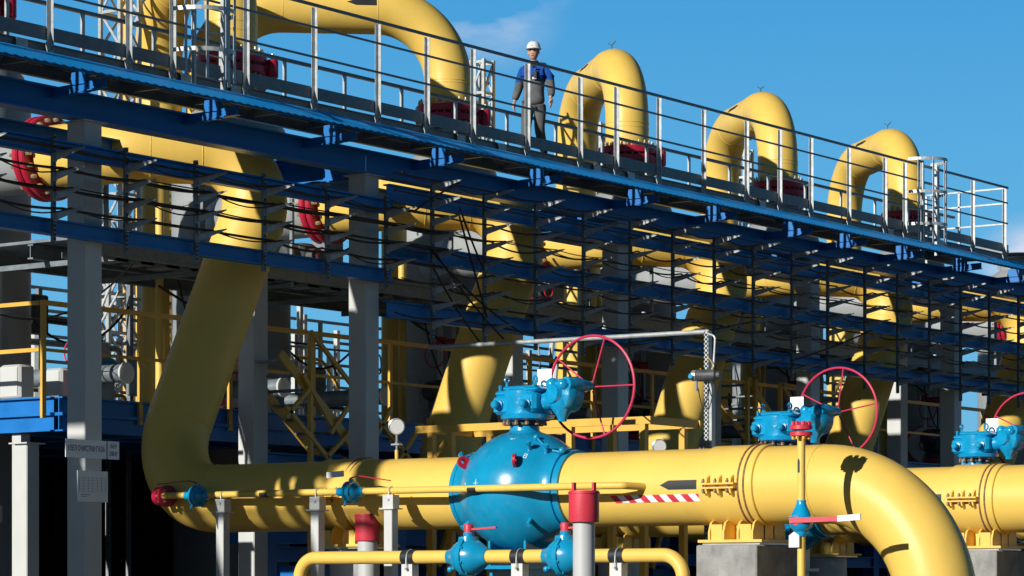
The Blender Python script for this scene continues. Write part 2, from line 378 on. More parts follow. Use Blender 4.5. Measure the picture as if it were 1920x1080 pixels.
# ------------------------------------------------------------------ ball valves
def ball_valve(k):
    s0 = 25.70 + PITCH*k; y0 = 18.47
    rt = empty('ball_valve', (s0, y0, 1.9), 'x', 'valve', 'big blue ball valves on the yellow pipes')
    c = Vector((s0, y0, 2.69)); r = 0.70
    rad = lambda t: (0.472**10 + math.sqrt(max(0.0, 0.49-0.90*t*t))**10)**0.1
    prof = [(-0.765, 0.415), (-0.76, 0.452), (-0.70, 0.458), (-0.695, 0.448), (-0.68, 0.448), (-0.675, 0.472)]
    for i in range(33):
        t = -0.66 + 1.32*i/32; prof.append((t, rad(t)))
    prof += [(0.675, 0.472), (0.68, 0.448), (0.695, 0.448), (0.70, 0.458), (0.755, 0.452), (0.76, 0.415)]
    MB().lathe(c, (0,1,0), prof, 72).build('valve_body', VAL, rt)
    yS = y0; c0 = c.copy(); y0 = y0 + 0.0
    b = MB(); b.lathe(c + Vector((0,0,0.60)), (0,0,1), [(0,0.26),(0.07,0.21),(0.09,0.175),(0.145,0.17)], 32)
    b.build('valve_neck', VAL, rt)
    bt = MB()
    for i in range(12):
        t = 2*math.pi*i/12+0.2; p = c + Vector((0.235*math.cos(t), 0.235*math.sin(t), 0.79)); bt.lathe(p, (0,0,1), [(-0.035,0.024),(0.0,0.024),(0.0,0.015),(0.04,0.015)], 6)
    build_split(bt, 1, 'neck_bolt', RUST, rt)
    MB().lathe(c + Vector((0,0,0.755)), (0,0,1), [(0,0.20),(0,0.19),(0.035,0.19),(0.04,0.20)], 32).build('neck_flange', DKG, rt)
    # gear operator
    z = 3.505; q = MB()
    q.lathe((s0, y0-0.04, z-0.01), (0,0,1), [(0,0.24),(0.02,0.30),(0.06,0.31),(0.075,0.285),(0.34,0.285),(0.355,0.26)], 40)
    q.cbox(s0-0.27, s0+0.25, y0-0.33, y0-0.06, z+0.075, z+0.315, 0.04)
    q.cbox(s0-0.27, s0+0.0, y0+0.02, y0+0.27, z+0.06, z+0.275, 0.03)
    q.cbox(s0-0.25, s0+0.22, y0-0.10, y0+0.25, z+0.27, z+0.33, 0.02)
    q.cbox(s0-0.25, s0+0.22, y0-0.34, y0-0.14, z+0.31, z+0.365, 0.02)
    q.cbox(s0-0.18, s0+0.20, y0-0.30, y0+0.22, z+0.33, z+0.385, 0.02)
    q.build('gear_operator', VALD, rt)
    b = MB()
    for yy in (-0.22, 0.17):
        b.lathe((s0-0.26, y0+yy, z+0.17), (-1,0,0), [(0,0.065),(0.035,0.06),(0.04,0.035),(0.07,0.035),(0.072,0.045),(0.11,0.045),(0.125,0.03)], 14)
    for xx, yy in ((-0.2,-0.27),(-0.2,0.2),(0.1,-0.3),(0.12,0.18),(-0.03,0.2),(-0.05,-0.28)): b.lathe((s0+xx, y0+yy, z+0.38), (0,0,1), [(-0.05,0.020),(0.015,0.020)], 6)
    build_split(b, 1, 'stop_bolt', VAL, rt)
    b = MB(); b.torus((s0-0.1, y0+0.18, z+0.46), (0.3,1,0), 0.028, 0.012, 16, 6); b.tube([(s0-0.1,y0+0.18,z+0.37),(s0-0.1,y0+0.18,z+0.44)], 0.016, 8)
    b.torus((s0-0.1, y0-0.22, z+0.45), (0.9,-0.4,0), 0.042, 0.013, 20, 6); b.tube([(s0-0.1,y0-0.22,z+0.37),(s0-0.1,y0-0.22,z+0.41)], 0.016, 8)
    build_split(b, 2, 'eye_bolt', VAL, rt)
    MB().box(s0+0.05, s0+0.056, y0-0.34, y0-0.14, z+0.38, z+0.58).build('position_plate', WHT, rt)
    y0 = yS; c = c0
    # bevel gearbox on the right end with its shaft towards the wheel
    y1 = y0 - 0.56; zc = 3.76; q = MB()
    q.tube([(s0-0.05, y0-0.25, zc-0.06), (s0-0.05, y1+0.12, zc-0.04)], [0.115, 0.10], 20)
    q.lathe((s0-0.05, y1, zc), (-0.94,0.28,0.1), [(-0.20,0.10),(-0.18,0.17),(-0.06,0.19),(0.0,0.20),(0.05,0.185),(0.10,0.12),(0.16,0.105),(0.17,0.06)], 20)
    q.lathe((s0-0.05, y1, zc-0.05), (0,0,-1), [(-0.05,0.16),(0.06,0.15),(0.14,0.10),(0.20,0.055),(0.24,0.05)], 14)
    q.cbox(s0-0.16, s0+0.10, y1-0.10, y1+0.15, zc+0.08, zc+0.19, 0.04)
    q.lathe((s0+0.0, y1-0.12, zc+0.12), (0.96,-0.25,0.0), [(-0.12,0.09),(0.05,0.095),(0.15,0.07),(0.26,0.05)], 16)
    q.sphere((s0-0.12, y1+0.09, zc+0.13), 0.075, 8); q.sphere((s0-0.14, y1-0.07, zc+0.12), 0.07, 8)
    for i in range(6):
        t = 2*math.pi*i/6; q.sphere((s0-0.13, y1+0.15*math.cos(t), zc+0.15*math.sin(t)), 0.026, 6)
    q.build('bevel_gearbox', VALD, rt)
    # handwheel: plane across the rack direction
    wc = Vector((s0+0.42, y0-0.64, 3.885)); W = 0.585; b = MB()
    wheel = MB().torus(wc, (1,0,0), W, 0.016, 64, 8).build('handwheel', WHL, rt)
    b = MB()
    for i in range(5):
        t = 2*math.pi*i/5 + (0.0 if k == 0 else 0.17); e = Vector((0, -math.cos(t), math.sin(t))); b.tube([wc + e*0.05, wc + e*W], 0.0095, 8)
    build_split(b, 1, 'spoke', WHL, wheel)
    MB().tube([(s0+0.10, wc.y, wc.z), (s0+0.46, wc.y, wc.z)], 0.028, 12).build('shaft', BLK, rt)
    # lifting lugs, drain stubs
    for th, yy, nm in ((0.62, 0.50, 1), (0.50, -0.28, 2)):
        rr = rad(yy)
        base = c + Vector((-rr*math.cos(th), yy, rr*math.sin(th))); nrm = Vector((-math.cos(th)*rr, yy*0.9, math.sin(th)*rr)).normalized()
        tang = Vector((0,0,1)).cross(nrm).normalized() if nm == 2 else Vector((0.1,1,0.55)).normalized()
        tang = Vector((0,0,1)) - nrm*nrm.z; tang.normalize()
        thick = nrm.cross(tang).normalized()
        if nm == 1: # plate seen flat
            tang, thick = (tang*0.85 + thick*0.5).normalized(), None; thick = nrm.cross(tang).normalized()
        outl = []
        for a in range(0, 13):
            an = -math.pi/2 + math.pi*a/12; outl.append((0.07*math.sin(an), 0.055 + 0.065*math.cos(an)))
        outl = [(-0.075, -0.05)] + outl + [(0.075, -0.05)]
        inner = [(0.028*math.cos(2*math.pi*a/16), 0.055 + 0.028*math.sin(2*math.pi*a/16)) for a in range(16)]
        bm = MB(); nO = len(outl)
        # plate as ring of quads between outline and hole
        O = [outl[int(round(i*(nO-1)/15))] for i in range(16)]
        O.sort(key=lambda p: math.atan2(p[1]-0.055, p[0])); I = sorted(inner, key=lambda p: math.atan2(p[1]-0.055, p[0]))
        V = []
        for off in (-0.016, 0.016):
            for P in (O, I): V += [base + tang*p[0] + nrm*p[1] + thick*off for p in P]
        F = []
        for i in range(16):
            j = (i+1) % 16; F += [(i,j,16+j,16+i), (32+i,48+i,48+j,32+j), (i,32+i,32+j,j), (16+i,16+j,48+j,48+i)]
        bm.add(V, F); bm.build('lifting_lug', RED, rt, 20)
    b = MB()
    for yy, th in ((0.52,-0.75), (-0.42,-0.62), (-0.52,0.95), (0.60,0.85), (-0.36, 0.85)):
        rr = rad(yy); n_ = Vector((-math.cos(th), yy*0.6, math.sin(th))).normalized(); p = c + Vector((-rr*math.cos(th), yy, rr*math.sin(th)))
        b.tube([p - n_*0.05, p + n_*0.09], 0.024, 12); b.lathe(p + n_*0.075, n_, [(0,0.034),(0.035,0.034)], 6)
    build_split(b, 2, 'drain_stub', VAL, rt)
    b = MB(); b.tube([c+Vector((-0.25,-0.34,0.60)), c+Vector((-0.28,-0.52,0.46)), c+Vector((-0.26,-0.68,0.42))], 0.013, 8); b.sphere(c+Vector((-0.26,-0.70,0.44)), 0.04, 8); b.sphere(c+Vector((-0.25,-0.34,0.60)), 0.035, 8)
    b.build('sealant_line', VAL, rt)
    # feet
    b = MB()
    for yy in (-0.25, 0.25):
        b.box(s0-0.35, s0+0.35, y0+yy-0.015, y0+yy+0.015, 1.84, 2.12)
    b.box(s0-0.42, s0+0.42, y0-0.36, y0+0.36, 1.80, 1.84)
    b.box(s0-0.30, s0+0.30, y0-0.28, y0-0.24, -0.2, 1.80); b.box(s0-0.30, s0+0.30, y0+0.24, y0+0.28, -0.2, 1.80)
    b.build('foot', VAL, rt)
    # hand painted numbers on the ball
    if k == 0:
        b = MB()
        for (yy, th, segs) in ((0.20, 0.12, [((0,-.045),(0,.045)),((-.04,0),(.04,0))]), (0.42, 0.10, [((-.02,.03),(.02,.03)),((.02,.03),(-.005,-.03))]), (-0.36, 0.64, [((-.015,.015),(.015,.015)),((.015,.015),(.015,-.015)),((.015,-.015),(-.015,-.015)),((-.015,-.015),(-.015,.015)),((-.015,.045),(.015,.045)),((-.015,.015),(-.015,.045)),((.015,.015),(.015,.045))]), (-0.10, 0.98, [((-.02,0),(0.01,.01)),((.02,.01),(.03,.02))])):
            def P(u, v):
                y = yy - u; t = th + v/r; rr2 = rad(y) + 0.003
                return c + Vector((-rr2*math.cos(t), y, rr2*math.sin(t)))
            for (a0, a1), (b0, b1) in segs: b.tube([P(a0,a1), P((a0+b0)/2,(a1+b1)/2), P(b0,b1)], 0.0035, 5)
        b.build('chalk_mark', WHT, rt)
    return rt
VL = ['large glossy blue ball valve in front, its whole ball visible between yellow pipe ends',
      'blue ball valve behind the front elbow, gear head and red wheel above the pipe',
      'blue ball valve at the right edge with its red wheel cut off by the frame',
      'blue ball valve beyond the right edge']
for k in range(3):
    v = ball_valve(k); v['label'] = VL[k]

# ------------------------------------------------------------------ loops over the vessels
def uv_pt(k): return Vector((27.42 + PITCH*k, 29.6, 0))
LOOP = {0: ((2.96, 3.25), 11.80), 1: ((2.29, 3.76), 11.85), 2: ((-2.78, 3.12), 11.76), 3: ((2.96, 3.25), 11.80), 4: ((2.96, 3.25), 11.78), 5: ((2.96, 3.25), 11.76)}
LL = ['yellow pipe loop over the walkway cut off by the top left corner',
      'yellow pipe loop behind the caged ladder at upper left, thickest of the loops',
      'long yellow pipe loop with a horizontal arm and black arrow at the top',
      'yellow pipe loop right beside the walking worker',
      'yellow pipe loop between the worker side one and the rightmost one',
      'rightmost yellow pipe loop, behind the small safety cage at the railing end']
for k in range(6):
    p = uv_pt(k); (dx, dy), z = LOOP[k]; s, y = p.x, p.y
    rt = empty('pipe_loop', (s, y, 9.7), LL[k], 'pipe', 'yellow pipe loops above the walkway')
    pts = [(s, y, 10.06), (s, y, z), (s+dx, y+dy, z), (s+dx, y+dy, 2.0)]
    path, bd = fillet(pts, 1.26, 20)
    MB().tube(path, PR, 48).build('loop_pipe', YEL, rt)
    seams(bd + [((s, y, 10.45), (0,0,1))], PR, rt, YEL)
    flange_stack(rt, (s, y, 9.92), (0,0,1), 0.575, 0.14, 24, RED)
    lug = Vector((0.5873, -0.8094, 0)); lp = Vector((s, y, 9.90)) + lug*0.66
    b = MB(); b.lathe(lp, (0,0,1), [(-0.16,0.085),(-0.14,0.095),(0.10,0.095),(0.12,0.085)], 16); b.beam(lp - lug*0.14, lp, 0.12, 0.12)
    lg = b.build('flange_lug', RED, rt)
    MB().tube([lp + Vector((0,0,0.1)), lp + Vector((0,0,0.22))], 0.03, 8).build('lug_bolt', BOLT, lg)
    # arrow on the arm
    dvec = Vector((dx, dy, 0)); ln = dvec.length; dv = dvec.normalized()
    if k == 2: st = [(1.28, 1.64, 0.0, 0.26, 0.0, 0.26), (1.64, 1.80, 0.0, 0.26, 0.13, 0.13)]
    else: st = [(1.9, 2.45, 0.45, 0.66, 0.45, 0.66), (1.9, 1.72, 0.45, 0.66, 0.555, 0.555)]
    cyl_patch((s, y, z), dv, PR, st, 'flow_arrow', BLKP, rt)
    if k >= 3:
        b = MB(); q = Vector((s, y, z+PR)) + dv*1.25
        b.tube([q - Vector((0,0,0.02)), q + Vector((0,0,0.09))], 0.012, 6); b.tube([q + Vector((0,0,0.09)), q + Vector((0.02,-0.08,0.13+0.04*(k%2)))], 0.01, 6); b.tube([q + Vector((0,0,0.09)), q + Vector((-0.02,0.07,0.14))], 0.008, 6)
        b.build('vent_pin', DKG, rt)

# ------------------------------------------------------------------ vessels
def text_mesh(body, size, m, name, parent, mw, align='CENTER', ext=0.0):
    cu = bpy.data.curves.new('t', 'FONT'); cu.body = body; cu.size = size; cu.align_x = align; cu.align_y = 'CENTER'; cu.extrude = ext; cu.offset = 0.0008
    t = bpy.data.objects.new('t', cu); COL.objects.link(t)
    dg = bpy.context.evaluated_depsgraph_get(); me = bpy.data.meshes.new_from_object(t.evaluated_get(dg))
    bpy.data.objects.remove(t); me.name = name; me.transform(mw)
    if parent is not None:
        base = Vector((0,0,0)); p = parent
        while p is not None: base += p.location; p = p.parent
        me.transform(Matrix.Translation(-base))
    me.materials.clear(); me.materials.append(m)
    o = bpy.data.objects.new(name, me); COL.objects.link(o); o.parent = parent
    return o
def wrap_text(body, size, m, c, r, z0, ang0, parent):
    cu = bpy.data.curves.new('t', 'FONT'); cu.body = body; cu.size = size; cu.align_x = 'CENTER'; cu.align_y = 'CENTER'; cu.resolution_u = 2
    t = bpy.data.objects.new('t', cu); COL.objects.link(t)
    dg = bpy.context.evaluated_depsgraph_get(); me = bpy.data.meshes.new_from_object(t.evaluated_get(dg)); bpy.data.objects.remove(t)
    base = Vector((0,0,0)); p = parent
    while p is not None: base += p.location; p = p.parent
    for v in me.vertices:       # text runs bottom to top, wrapped on the shell
        u, w_ = v.co.x, v.co.y; a = ang0 - w_/r
        v.co = Vector((c[0] + (r+0.006)*math.cos(a), c[1] + (r+0.006)*math.sin(a), z0 + u)) - base
    me.materials.clear(); me.materials.append(m)
    o = bpy.data.objects.new('stencil_text', me); COL.objects.link(o); o.parent = parent
def vessel():
    p = uv_pt(0); c = (p.x, p.y)
    rt = empty('filter_vessel', (c[0], c[1], 2.5), 'x', 'vessel', 'grey filter vessels standing behind the cable rack')
    r = 0.95
    MB().lathe((c[0], c[1], 2.6), (0,0,1), [(0,0.5),(0.2,0.8),(0.45,r),(6.0,r),(6.3,r*0.9),(6.55,r*0.68),(6.7,0.42),(7.1,0.42)], 48).build('shell', VES, rt)
    MB().lathe((c[0], c[1], 1.2), (0,0,1), [(0,r+0.05),(0.05,r+0.05),(0.06,r-0.02),(1.9,r-0.02)], 40).build('skirt', VES, rt)
    flange_stack(rt, (c[0], c[1], 9.62), (0,0,1), 0.575, 0.05, 0 or 4, VES)
    # side nozzle towards the leaning pipe with its red ring flange
    n0 = Vector((27.16, 23.48, 7.21)) + Vector((-0.707,0.707,0))*2.00 + Vector((0,1.15,0)); dv = Vector((0,1,0))
    path, _ = fillet([n0 + dv*0.30, n0 + dv*1.9, (c[0]-0.2, c[1]+0.2, 7.21)], 0.8, 10)
    MB().tube(path, PR, 40).build('side_nozzle', VES, rt)
    flange_stack(rt, n0 + dv*0.16, dv, 0.56, 0.10, 20, RED, stud=0.19, br=0.030)
    b = MB()
    for z in (4.1, 5.4, 7.6): b.lathe((c[0], c[1], z), (0,0,1), [(0,r),(0,r+0.02),(0.06,r+0.02),(0.06,r)], 48)
    build_split(b, 1, 'girth_band', VES, rt)
    # manway on the left: red ring, white lid, hinge
    mc = Vector((c[0]-0.90, c[1]-0.95, 4.75)); md = Vector((-0.8, -0.6, 0)).normalized()
    MB().tube([mc - md*0.6, mc], 0.30, 28).build('manway_neck', COLM, rt)
    MB().lathe(mc, md, [(-0.03,0.36),(-0.03,0.44),(0.03,0.44),(0.03,0.36)], 36).build('manway_ring', REDB, rt)
    MB().lathe(mc + md*0.05, md, [(0,0.40),(0.05,0.40),(0.08,0.34),(0.08,0.0)], 36).build('manway_lid', COLM, rt)
    b = MB(); b.torus(mc + md*0.2, md, 0.16, 0.018, 28, 6); b.tube([mc+md*0.1, mc+md*0.2], 0.02, 8)
    for t in (0.4, 1.45, 2.5): e = frame(md)[1]*math.cos(t) + frame(md)[2]*math.sin(t); b.tube([mc+md*0.2-e*0.16, mc+md*0.2+e*0.16], 0.01, 6)
    b.build('manway_wheel', REDB, rt)
    b = MB()
    for a in (0.55, -0.55): b.tube([mc + Vector((0,0,a)), mc + Vector((0,0,a*0.7)) + md*0.12], 0.05, 10); b.sphere(mc + Vector((0,0,a)), 0.085, 8)
    build_split(b, 2, 'manway_hinge', RED, rt)
    for j, (z, sz, tx_, a) in enumerate(((4.55, 0.17, 'ЗЕМЛЯ', 3.52), (4.6, 0.075, 'N\u00b0 2  ECTO\nDN 700\nPN 100', 3.78), (6.35, 0.085, 'ECTO\nGBN 4', 3.6), (5.0, 0.06, 'ОСТОРОЖНО\nГАЗ', 3.30), (5.9, 0.07, 'КОД 05\nМАССА', 3.95))):
        wrap_text(tx_, sz, STEN, c, r, z, a, rt)
    return rt
v0 = vessel()
VSL = ['grey vessel standing at the left edge behind the rack', 'grey stencilled vessel behind the nearest leaning pipe', 'grey stencilled vessel between the second rack column and the second leaning pipe',
       'grey vessel behind the large red handwheel in the middle', 'grey vessel with black stencilled letters left of the second handwheel', 'grey vessel behind the rightmost rack columns', 'grey vessel at the far right edge']
v0['label'] = VSL[0]
for k in range(1, 7): dup(v0, (PITCH*k, 0, 0), VSL[k])

# ------------------------------------------------------------------ rack columns
def column(s, d, label, ztop=7.0, a=0.29):
    rt = empty('rack_column', (s, d, 0), label, 'column', 'light grey square steel columns')
    h = a/2; MB().cbox(s-h, s+h, d-h, d+h, 0.0, ztop, 0.012).build('shaft', COLM, rt, 20)
    b = MB(); b.box(s-h-0.05, s+h+0.05, d-h-0.05, d+h+0.05, ztop-0.02 if ztop < 6.9 else ztop-0.015, ztop-0.003); b.box(s-h-0.1, s+h+0.1, d-h-0.1, d+h+0.1, 0.001, 0.03)
    build_split(b, 1, 'end_plate', COLM, rt)
    return rt
FC = [6.0, 11.7, 17.4, 23.09, 28.24, 34.17, 39.9, 45.05, 51.0]
RC = [11.2, 16.9, 28.15, 34.06, 39.8, 46.49, 51.9]
FL = ['front rack column beyond the left edge, farthest left', 'front rack column beyond the left edge', 'front rack column just outside the left edge', 'grey column carrying the white sign with Cyrillic lettering',
      'tall grey column left of the small round gauge, with a lit upper left face', 'grey column behind the large red handwheel', 'grey column behind the second red handwheel', 'grey column behind the third valve near the right edge', 'front rack column beyond the right edge']
RL = ['rear row column beyond the left edge, farthest left', 'rear row column beyond the left edge', 'rear row column right of the nearest leaning pipe, striped by sunlight',
      'rear row column between the second leaning pipe and the blue gear head', 'rear row column behind the slotted detector mast', 'rear row column left of the fourth leaning pipe', 'rear row column at the right edge of the photo']
for s, l in zip(FC, FL): column(s, 22.9, l)
for s, l in zip(RC, RL): column(s, 24.75, l, 6.98)

# ------------------------------------------------------------------ rack beams
def beam_thing(p, q, w, h, label, m=BLU, name='rack_beam', group='blue steel beams of the cable rack'):
    b = MB().ibeam(p, q, w, h); o = b.build(name, m); tag(o, label, 'beam', group); return o
for s0, s1, l in ((2, 28.20, 'deep dark blue beam over the signed column, left length'), (28.22, 39.85, 'deep dark blue beam over the big handwheel, middle length'), (39.87, 54, 'deep dark blue beam under the railing end, right length')):
    beam_thing((s0, 22.84, 7.155), (s1, 22.84, 7.155), 0.22, 0.31, l)
beam_thing((2, 22.66, 6.59), (28.5, 22.66, 6.59), 0.12, 0.18, 'upper thin blue rail of the left bays, behind the top bracket arms')
beam_thing((2, 22.66, 5.68), (28.5, 22.66, 5.68), 0.12, 0.18, 'lower thin blue rail of the left bays, crossing the signed column')
for z, l in ((6.78, 'topmost thin blue rail of the right bays'), (6.04, 'middle thin blue rail of the right bays'), (5.25, 'lowest thin blue rail of the right bays')):
    beam_thing((28.42, 22.66, z), (54, 22.66, z), 0.12, 0.225, l)
beam_thing((2, 24.75, 7.135), (54, 24.75, 7.135), 0.2, 0.29, 'rear blue beam on top of the rear row of columns')
for i, s in enumerate(FC[2:8]):
    b = MB(); b.ibeam((s+0.12, 23.0, 7.14), (s+0.12, 24.6, 7.14), 0.18, 0.34)
    if i == 1: continue
    tag(b.build('cross_beam', BLU), ['blue cross beam outside the left edge', 'blue cross beam over the signed column', 'sunlit blue cross beam behind the tall column left of the gauge', 'blue cross beam right above the big handwheel column', 'blue cross beam over the second handwheel column', 'blue cross beam over the rightmost front column'][i], 'beam', 'blue cross beams between the two column rows')

# ------------------------------------------------------------------ roof over the trays: outriggers, corrugated sheet, drip edge
BR = [x*0.9825 for x in (22.9-2.27*4, 22.9-2.27*3, 22.9-2.27*2, 20.63, 22.9, 25.17, 27.44, 29.73, 32.02, 34.54, 36.76, 39.1, 40.92, 42.97, 45.21, 47.40, 49.7)]
rt0 = None
for i, s in enumerate(BR):
    if rt0 is None:
        rt0 = empty('roof_outrigger', (s, 22.8, 7.31), 'x', 'bracket', 'blue outrigger brackets carrying the tray roof')
        b = MB(); b.prism([(s-0.03,22.27,7.30),(s-0.03,22.27,7.44),(s-0.03,22.49,7.44),(s-0.03,22.51,7.30)], (0.06,0,0)); b.prism([(s-0.034,22.23,7.195),(s-0.034,22.27,7.285),(s-0.034,22.51,7.285),(s-0.034,22.55,7.195)], (0.05,0,0)); b.build('stub_post', BLU, rt0)
        b = MB(); b.prism([(s-0.005, 22.98, 7.19),(s-0.005, 21.98, 7.23),(s-0.005, 21.98, 7.33),(s-0.005, 22.98, 7.30)], (0.01,0,0))
        b.beam((s, 22.98, 7.185), (s, 21.98, 7.225), 0.09, 0.012)
        b.build('outrigger_arm', BLU, rt0)
        rt0['label'] = 'blue outrigger bracket outside the left edge'
    else:
        n = i - 4
        dup(rt0, (s-BR[0], 0, 0), ('blue outrigger bracket under the tray roof, %s from the left edge' % ['first','second','third','fourth','fifth','sixth','seventh','eighth','ninth','tenth','eleventh','twelfth'][n-1]) if 1 <= n <= 12 else 'blue outrigger bracket outside the left edge')
rf = empty('tray_roof', (30, 22.4, 7.4), 'long bright blue corrugated sheet roof over the cable brackets, below the walkway', 'roof')
b = MB(); s = 4.0; pw = 0.145; x0, x1 = 11.27, 54.0
ya, za, yb, zb = 22.10, 7.455, 22.25, 7.48
prof = []
x = x0
while x < x1: prof += [(x, 0), (x+0.05, 0), (x+0.065, 0.028), (x+0.130, 0.028)]; x += pw
vs = []
for (px, pz) in prof: vs += [(px, ya, za+pz), (px, yb, zb+pz)]
b.add(vs, [(2*i, 2*i+2, 2*i+3, 2*i+1) for i in range(len(prof)-1)])
b.build('corrugated_sheet', BLU, rf, 20)
b = MB(); vs = []
b.add([(x0,21.84,7.345),(x1,21.84,7.345),(x1,22.18,7.535),(x0,22.18,7.535),(x0,21.865,7.325),(x1,21.865,7.325)], [(0,1,2,3)])
x = x0
while x < x1:
    b.add([(x,21.838,7.346),(x+0.095,21.838,7.346),(x+0.085,21.80,7.322),(x+0.01,21.80,7.322)], [(0,1,2,3)]); x += pw
b.build('drip_edge', BLUL, rf)
b = MB()
for (xa, xb) in ((10.87, 11.03), (10.35, 10.66)): b.box(xa, xb, 21.9, 26.2, 7.44, 7.46)
b.box(3.0, 10.3, 24.3, 26.4, 7.44, 7.46)
b.build('shade_panel', BLU, rf)  # unseen panels and bars, added past the left edge to shade column and pipes
# corrugated panels between the two column rows, left open where the pipes come through
pr_ = empty('tray_roof', (30, 24, 7.4), 'dark corrugated roof panels between the two rows of columns, seen from below', 'roof')
for (xa, xb) in ((11.27, 21.0), (27.8, 28.5), (33.5, 34.2), (39.2, 39.9), (45.0, 45.7), (50.7, 54)):  # first stretch is out of view, added to shade the nearest leaning pipe
    pz0 = 7.62 if xa < 20 else 7.33; b = MB(); prof = []; x = xa
    while x < xb: prof += [(x, 0), (x+0.05, 0), (x+0.065, 0.028), (x+0.130, 0.028)]; x += pw
    vs = []
    for (px, pz) in prof: vs += [(px, 23.76, pz0+pz), (px, 26.2, pz0+pz)]
    b.add(vs, [(2*i, 2*i+2, 2*i+3, 2*i+1) for i in range(len(prof)-1)]); b.build('roof_panel', GALD if xa < 20 else BLU, pr_, 20)
    b = MB(); b.box(xa-0.06, xa, 23.76, 26.2, pz0-0.09, pz0+0.03); b.box(xa, x, 23.72, 23.755, pz0-0.09, pz0-0.005); b.build('panel_frame', BLUL, pr_)
MB().beam((x0, 22.06, 7.40), (x1, 22.06, 7.40), 0.05, 0.07).build('eaves_purlin', BLU, rf)

# ------------------------------------------------------------------ walkway
wk = empty('walkway', (30, 23.3, 7.6), 'long steel walkway with open grating running along the top of the rack', 'walkway')
w0, w1, wy0, wy1 = 11.3, 46.85, 22.74, 23.70
b = MB()
for y in (wy0, wy1): b.ibeam((w0, y, 7.695), (w1, y, 7.695), 0.07, 0.15, 0.010, 0.008)
b.build('stringer', GALD, wk)
b = MB(); x = 11.5
while x < w1: b.box(x-0.02, x+0.02, wy0+0.05, wy1-0.05, 7.66, 7.74); x += 1.1
build_split(b, 1, 'cross_bearer', GALD, wk)
b = MB(); x = 14.0
while x < w1: b.box(x, x+0.004, wy0+0.04, wy1-0.04, 7.745, 7.775); x += 0.045
y = wy0+0.06
while y < wy1-0.04: b.box(14.0, w1, y, y+0.006, 7.755, 7.774); y += 0.075
b.build('grating', GALD, wk)
MB().box(11.3, 14.0, wy0, wy1, 7.745, 7.77).build('deck_plate', GALD, wk)
b = MB()
for x in (21.9, 24.6, 25.5, 30.1, 31.05, 33.4, 34.3, 38.1, 42.4, 44.3): b.box(x-0.09, x+0.09, wy0-0.045, wy0-0.036, 7.635, 7.76)
build_split(b, 1, 'splice_plate', GAL, wk)
PX = [11.4, 12.6, 14, 16, 17.5, 19, 20.2, 21.3, 22.31, 23.59, 24.34, 25.66, 26.96, 28.25, 29.30, 30.33, 31.61, 32.92, 33.86, 35.01, 36.28, 37.56, 38.59, 39.60, 40.87, 42.14, 42.86, 45.47, 46.76]
fr = empty('front_railing', (30, 22.7, 7.7), 'galvanised railing on the near side of the walkway, in front of the worker', 'railing', 'railings of the walkway')
for x in PX:
    b = MB(); b.box(x-0.03, x+0.03, 22.690, 22.696, 7.68, 8.965); b.box(x+0.024, x+0.030, 22.640, 22.69, 7.68, 8.965)
    p = b.build('post', GAL, fr)
    b = MB(); b.box(x-0.05, x+0.05, 22.665, 22.69, 7.65, 7.78)
    for zz in (7.68, 7.745): b.lathe((x+0.0, 22.665, zz), (0,-1,0), [(0,0.017),(0.018,0.017)], 6)
    b.build('post_foot', GAL, p)
gap = [(2.0, 24.36, 1), (25.64, 42.86, 1), (45.45, 46.8, 1)]
b = MB(); b.box(11.3, 46.79, 22.600, 22.634, 8.962, 8.998); b.build('top_rail', GALD, fr)
for z in (8.70, 8.32): MB().box(11.3, 46.79, 22.610, 22.634, z-0.012, z+0.012).build('mid_rail', GALD, fr)
MB().box(11.3, 46.79, 22.700, 22.704, 7.80, 7.96).build('toe_board', GALD, fr)
rr_ = empty('rear_railing', (30, 23.7, 7.7), 'lower galvanised railing on the far side of the walkway, behind the worker', 'railing', 'railings of the walkway')
x = 11.5
while x < 46.8:
    MB().box(x-0.025, x+0.025, 23.72, 23.75, 7.77, 8.50).build('post', GAL, rr_); x += 1.24
MB().box(11.3, 46.8, 23.70, 23.755, 8.50, 8.54).build('top_rail', GALD, rr_)
MB().box(11.3, 46.8, 23.72, 23.724, 7.80, 7.93).build('toe_board', GALD, rr_)
er = empty('end_railing', (46.8, 23.2, 7.7), 'short end railing closing the walkway at its right end', 'railing', 'railings of the walkway')
for z in (8.98, 8.70, 8.32): MB().box(46.79, 46.82, 22.64, 24.3, z-0.014, z+0.014).build('rail', GAL, er)
MB().box(46.79, 46.83, 23.6, 23.64, 7.7, 8.98).build('post', GAL, er); MB().box(46.79, 46.83, 24.28, 24.32, 7.7, 8.98).build('post', GAL, er)
MB().box(46.79, 46.80, 22.7, 24.3, 7.78, 7.94).build('toe_board', GALD, er)

# caged ladders hanging on the near side
def cage(s, zs, ztop, label, zl):
    rt = empty('caged_ladder', (s, 22.4, zl), label, 'ladder', 'caged ladders on the walkway')
    for z in zs:
        b = MB(); n = 20; pts = []
        for i in range(n+1):
            a = math.pi*i/n; pts.append((s + 0.42*math.cos(math.pi - a), 22.62 - 0.50*math.sin(a), z))
        for i in range(n): b.beam(pts[i], pts[i+1], 0.008, 0.05)
        b.build('hoop', GAL, rt)
    for a in (0.12, 0.30, 0.5, 0.70, 0.88):
        A = math.pi*a; x, y = s + 0.41*math.cos(math.pi-A), 22.62 - 0.49*math.sin(A)
        MB().box(x-0.022, x+0.022, y-0.004, y+0.004, min(zs)-0.35, max(zs)+0.02).build('cage_bar', GAL, rt)
    for x in (s-0.26, s+0.26): MB().box(x-0.02, x+0.02, 22.40, 22.45, zl, ztop).build('stile', GAL, rt)
    b = MB(); z = zl+0.1
    while z < ztop: b.tube([(s-0.26,22.425,z),(s+0.26,22.425,z)], 0.011, 8); z += 0.28
    b.build('rungs', GAL, rt)
    return rt
